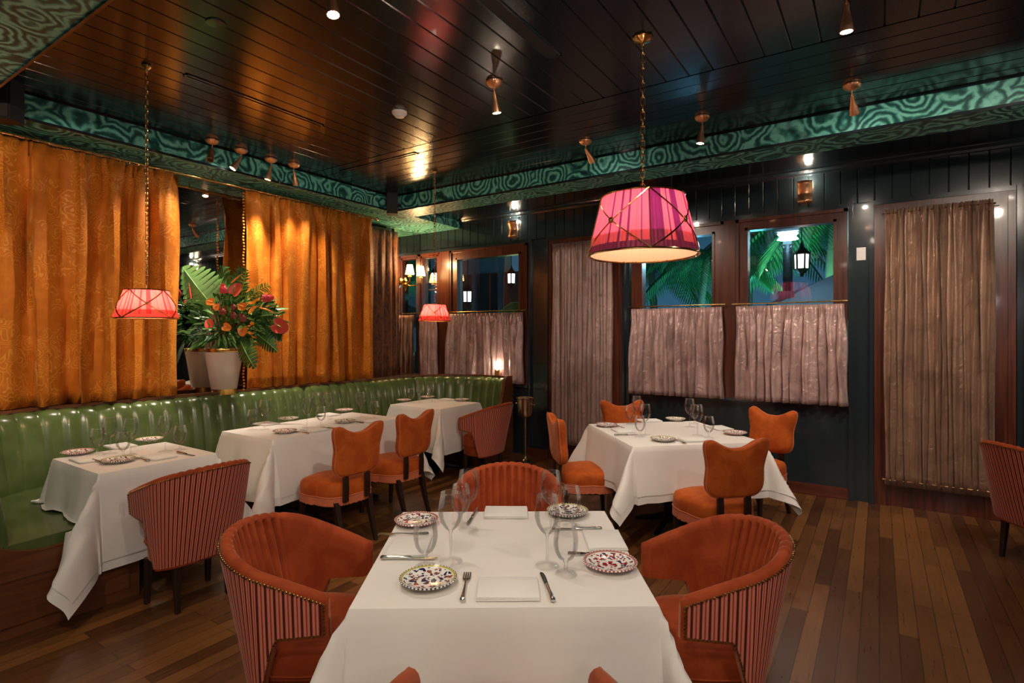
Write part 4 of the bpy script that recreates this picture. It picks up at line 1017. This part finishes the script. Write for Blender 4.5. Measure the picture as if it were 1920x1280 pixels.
anthurium(456,618,.30,.095,R(-90),'orange anthurium with yellow-green lobes at the bottom right',M['orchid'],M['leafyellow'])
anthurium(396,566,.24,.075,R(180),'small orange anthurium at the left, below the monstera leaf',M['orchid'])
anthurium(406,574,.26,.065,R(-80),'small orange anthurium just under the left orange one',M['orchid'])
anthurium(456,575,.28,.080,R(160),'orange anthurium right of the protea buds',M['orchid'])
anthurium(424,613,.30,.080,R(-20),'orange anthurium low at the centre above the rim',M['orchid'])
def protea(px, py, v, sz, label, mt=None, ax=None):
    p = bp(px, py, v); t = thing('protea_bud', label, 'flower', p, group='protea buds in the vase'); ax = (ax or (CT*.7+UP*.7)).normalized()
    rot = Vector((0,0,1)).rotation_difference(ax).to_matrix().to_4x4(); mb = MB()
    mb.lathe([(.001,-.5*sz), (.3*sz,-.35*sz), (.42*sz,0), (.3*sz,.4*sz), (.001,.55*sz)], 16)
    for r_ in range(6):
        z = -.4*sz+r_*.16*sz
        for k in range(9):
            a = 2*pi*k/9+r_*.35; rad = .42*sz*sqrt(max(.1, 1-((z+.02)/(.6*sz))**2)); b0 = Vector((rad*.9*cos(a), rad*.9*sin(a), z)); b1 = Vector((rad*.85*cos(a), rad*.85*sin(a), z+.36*sz))
            ribbon(mb, b0, b1+Vector((cos(a),sin(a),0))*.06*sz, .2*sz, Vector((cos(a),sin(a),0)), 0, 3)
    mb.xf(rot).build('bracts', mt or M['protea'], t, ang=60); stem(t, p); return t
protea(417,584,.28,.065,'open brownish protea left of the buds'); protea(438,591,.30,.060,'closed protea bud at the centre'); protea(455,596,.30,.066,'closed protea bud at the right of centre'); protea(438,575,.26,.05,'dark red protea at the back centre')
protea(419,543,.24,.075,'pink cone-shaped bloom at the top left of centre', M['pinkgin'], UP+CT*.3); protea(500,559,.22,.085,'pink feathery ginger bloom leaning right', M['pinkgin'], CR_+UP*.1)
for (px, py), (qx, qy), lab in (((358,560), (354,530), 'slim red bud pointing up at the left edge of the bouquet'), ((434,530), (455,512), 'thin orange stem flower at the top of the bouquet'), ((488,577), (512,584), 'thin orange bud reaching right')):
    a_, b2 = bp(px, py, .18), bp(qx, qy, .2); t = thing('heliconia_bud', lab, 'flower', a_, group='slim heliconia buds in the vase')
    MB().tube([(0,0,0), tuple((b2-a_)*.4), tuple(b2-a_)], [.006,.009,.001], 8).build('bract', M['orchid'] if px > 400 else M['anthurium'], t); stem(t, a_)

# ================================================================= OUTSIDE, AT NIGHT
struct('ground', MB().box(-30, 30, YB+.25, 50, -.4, -.3), M['asphalt'])
struct('trim_8', MB().box(-12, 10, YB+.25, 10.2, 3.9, 4.0), M['lacquer'])
def lantern(px, py, Y, s, label):
    p = onY(px, py, Y); t = thing('hanging_lantern', label, 'lantern', p, group='hanging lanterns outside the windows'); n = 6
    def hexr(r, z, o=0): return [(r*s*cos(2*pi*(j+o)/n), r*s*sin(2*pi*(j+o)/n), z*s) for j in range(n)]
    MB().loft([hexr(.36,.27), hexr(.24,.42), hexr(.09,.60), hexr(.03,.80)], caps=(True, True)).build('roof', M['iron'], t, smooth=False)
    MB().loft([hexr(.05,-.62), hexr(.10,-.5), hexr(.22,-.38), hexr(.28,-.29)], caps=(True, True)).build('finial', M['iron'], t, smooth=False)
    f = MB()
    for j in range(n):
        a = 2*pi*j/n; f.tube([(.27*s*cos(a), .27*s*sin(a), -.33*s), (.29*s*cos(a), .29*s*sin(a), .36*s)], .04*s, 6)
    f.build('frame', M['iron'], t); MB().loft([hexr(.25,-.30), hexr(.27,.28)], caps=(True, True)).build('glass', M['lantern_glass'], t, smooth=False)
    MB().tube([(0,0,.78*s), (0,0,3.905-p.z)], .02*s, 6).build('hanger', M['iron'], t)
lantern(1503,490,7.6,.30,'lantern hanging outside the right window'); lantern(1345,497,8.3,.29,'lantern seen at the right of the left-hand window pane'); lantern(959,522,7.8,.28,'lantern outside the booth window, upper right')
lantern(877,556,9.6,.40,'bright lantern low in the booth window, left side'); lantern(815,519,8.4,.28,'lantern outside the narrow corner window, behind the small pendant lamp')
def palm(px, Y, h, s, label, lean=.3, green=True):
    b0 = onY(px, 600, Y); t = thing('palm_tree', label, 'palm tree', (b0.x, b0.y, -.3), group='palm trees outside the windows'); r_ = random.Random(px)
    top = Vector((lean, 0, h+.3)); MB().tube([(0,0,0), (lean*.2,0,h*.4), (lean*.6,0,h*.8), tuple(top)], [.13*s,.10*s,.085*s,.08*s], 10).build('trunk', M['palmtrunk'], t)
    for k in range(15):
        a = 2*pi*k/15+r_.uniform(-.2,.2); up = r_.uniform(-.1,.9); L = s*r_.uniform(1.5,2.1); fr = MB(); pts = []
        for q in range(11):
            f = q/10; pts.append(top+Vector((cos(a)*L*f*.9, sin(a)*L*f*.9, up*L*f*.7-L*.75*f*f)))
        fr.tube(pts, [.018*s*(1-.08*q) for q in range(11)], 5)
        for q in range(1, 31):
            f = q/31; i = min(int(f*10), 9); g_ = f*10-i; c_ = pts[i].lerp(pts[i+1], g_); tt = (pts[i+1]-pts[i]).normalized(); sd = tt.cross(UP).normalized()
            for sg in (-1, 1): ribbon(fr, c_, c_+(sd*sg*.8+tt*.5-UP*.35)*s*.62*sin(pi*(f*.85+.12)), .035*s, UP, .08*s, 3, fold=.2)
        fr.build('frond', M['palmleaf'], t, ang=60)
palm(1545,12.5,3.9,1.15,'palm tree lit green at the right of the right window',.2); palm(1400,15.5,4.2,1.1,'palm tree at the left of the right window',.1); palm(1300,12.5,3.3,.95,'dark palm tree in the left-hand pane'); palm(1232,16,3.8,1.2,'farther palm tree near the large lampshade', -.2)
palm(985,13,2.3,.5,'small palm lit green low in the booth window',0)
for px, py, Y, e, col in ((1560,470,11.6,300,(.25,1,.45)), (1420,500,12,90,(.15,.8,.9)), (985,600,12.2,40,(.6,1,.3)), (1290,560,11.5,90,(.2,.6,.9))):
    p = onY(px, py, Y); l = bpy.data.lights.new('garden_light', 'POINT'); l.energy = e; l.color = col; l.shadow_soft_size = .1; lo = bpy.data.objects.new('garden_light', l); COL.objects.link(lo); lo.location = (p.x, p.y, max(p.z-1.2, .3)); 
p = onY(1477, 441, 9.6); t = thing('street_lamp', 'tall dark street lamp with a blinding white head outside the right window', 'street lamp', (p.x, p.y, -.3))
MB().lathe([(.16,0), (.14,.3), (.08,.5), (.07,p.z+.1), (.09,p.z+.15)], 16).build('pole', M['iron'], t)
MB().box(-.17,.17,-.10,.10,p.z+.35,p.z+.39).box(-.06,.06,-.06,.06,p.z+.1,p.z+.2).build('head', M['iron'], t, smooth=False)
MB().lathe([(.001,-.05), (.15,-.045), (.11,0), (.15,.045), (.001,.05)], 16, c=(0,0,p.z+.28)).build('lamp_glass', M['streetglow'], t)
MB().box(-.11,.11,-.03,-.0,2.05,2.5).xf(Matrix.Translation((0,-.15,0))).build('banner', M['redcloth'], t, smooth=False)
def umbrella(px, py, Y, rad, label):
    p = onY(px, py, Y); t = thing('parasol', label, 'parasol', (p.x, p.y, -.3), group='dark parasols on the terrace outside'); H = p.z+.3; n = 8
    MB().tube([(0,0,0), (0,0,H)], .03, 8).build('pole', M['iron'], t)
    rings = [[(r*cos(2*pi*j/n), r*sin(2*pi*j/n), z) for j in range(n)] for r, z in ((.02,H), (rad*.5,H-.30), (rad,H-.68), (rad*1.0,H-.85), (rad*.98,H-.85))]
    MB().loft(rings).build('canopy', M['canvas'], t, smooth=False)
umbrella(1590, 505, 10.2, 1.5, 'dark parasol silhouetted low at the right of the right window'); umbrella(1000, 575, 11, .5, 'small folded-looking dark parasol in the booth window')
p = onY(797, 556, 14); t = thing('traffic_light', 'turquoise traffic light shining beside the corner mirror', 'traffic light', (p.x, p.y, -.3))
MB().tube([(0,0,0), (0,0,p.z)], .06, 8).build('pole', M['iron'], t); MB().box(-.15,.15,-.1,.1,p.z-.3,p.z+.6).build('housing', M['iron'], t, smooth=False); MB().sphere((0,-.12,p.z+.3-.0), .11, 12, 8).build('signal', M['signalglow'], t)
a_, b2 = onY(862, 560, 13), onY(1005, 560, 13)
t = thing('house', 'pale house front with tall dark shuttered doors outside the booth window', 'house', (a_.x, 13, -.3))
W_ = b2.x-a_.x; MB().box(-.6, W_*.62, 0, .3, 0, 5.2).build('wall', M['facade'], t, smooth=False)
for k in range(3): MB().box(-.25+k*.95, .45+k*.95, -.05, .0, .4, 3.6).build('shutter', M['facadedark'], t, smooth=False)
for px, py, Y, L, lab in ((1240, 590, 14, 1.6, 'left'),):
    p = onY(px, py, Y); t = thing('string_light', 'row of small white lights low in the left-hand window pane', 'string light', p)
    MB().tube([(-.9,0,0), (0,0,-.1), (.9,0,0)], .01, 5).build('cable', M['iron'], t)
    for k in range(10): MB().sphere((-.85+.19*k, 0, -.05-.08*sin(pi*k/9)), .035, 8, 5).build('bulb', M['lantern_glass'], t)
l = bpy.data.lights.new('street_light', 'POINT'); l.energy = 90; l.color = (.45,.85,1); l.shadow_soft_size = .3; lo = bpy.data.objects.new('street_light', l); COL.objects.link(lo); p = onY(1477,436,9.2); lo.location = (p.x, p.y, p.z-.1)
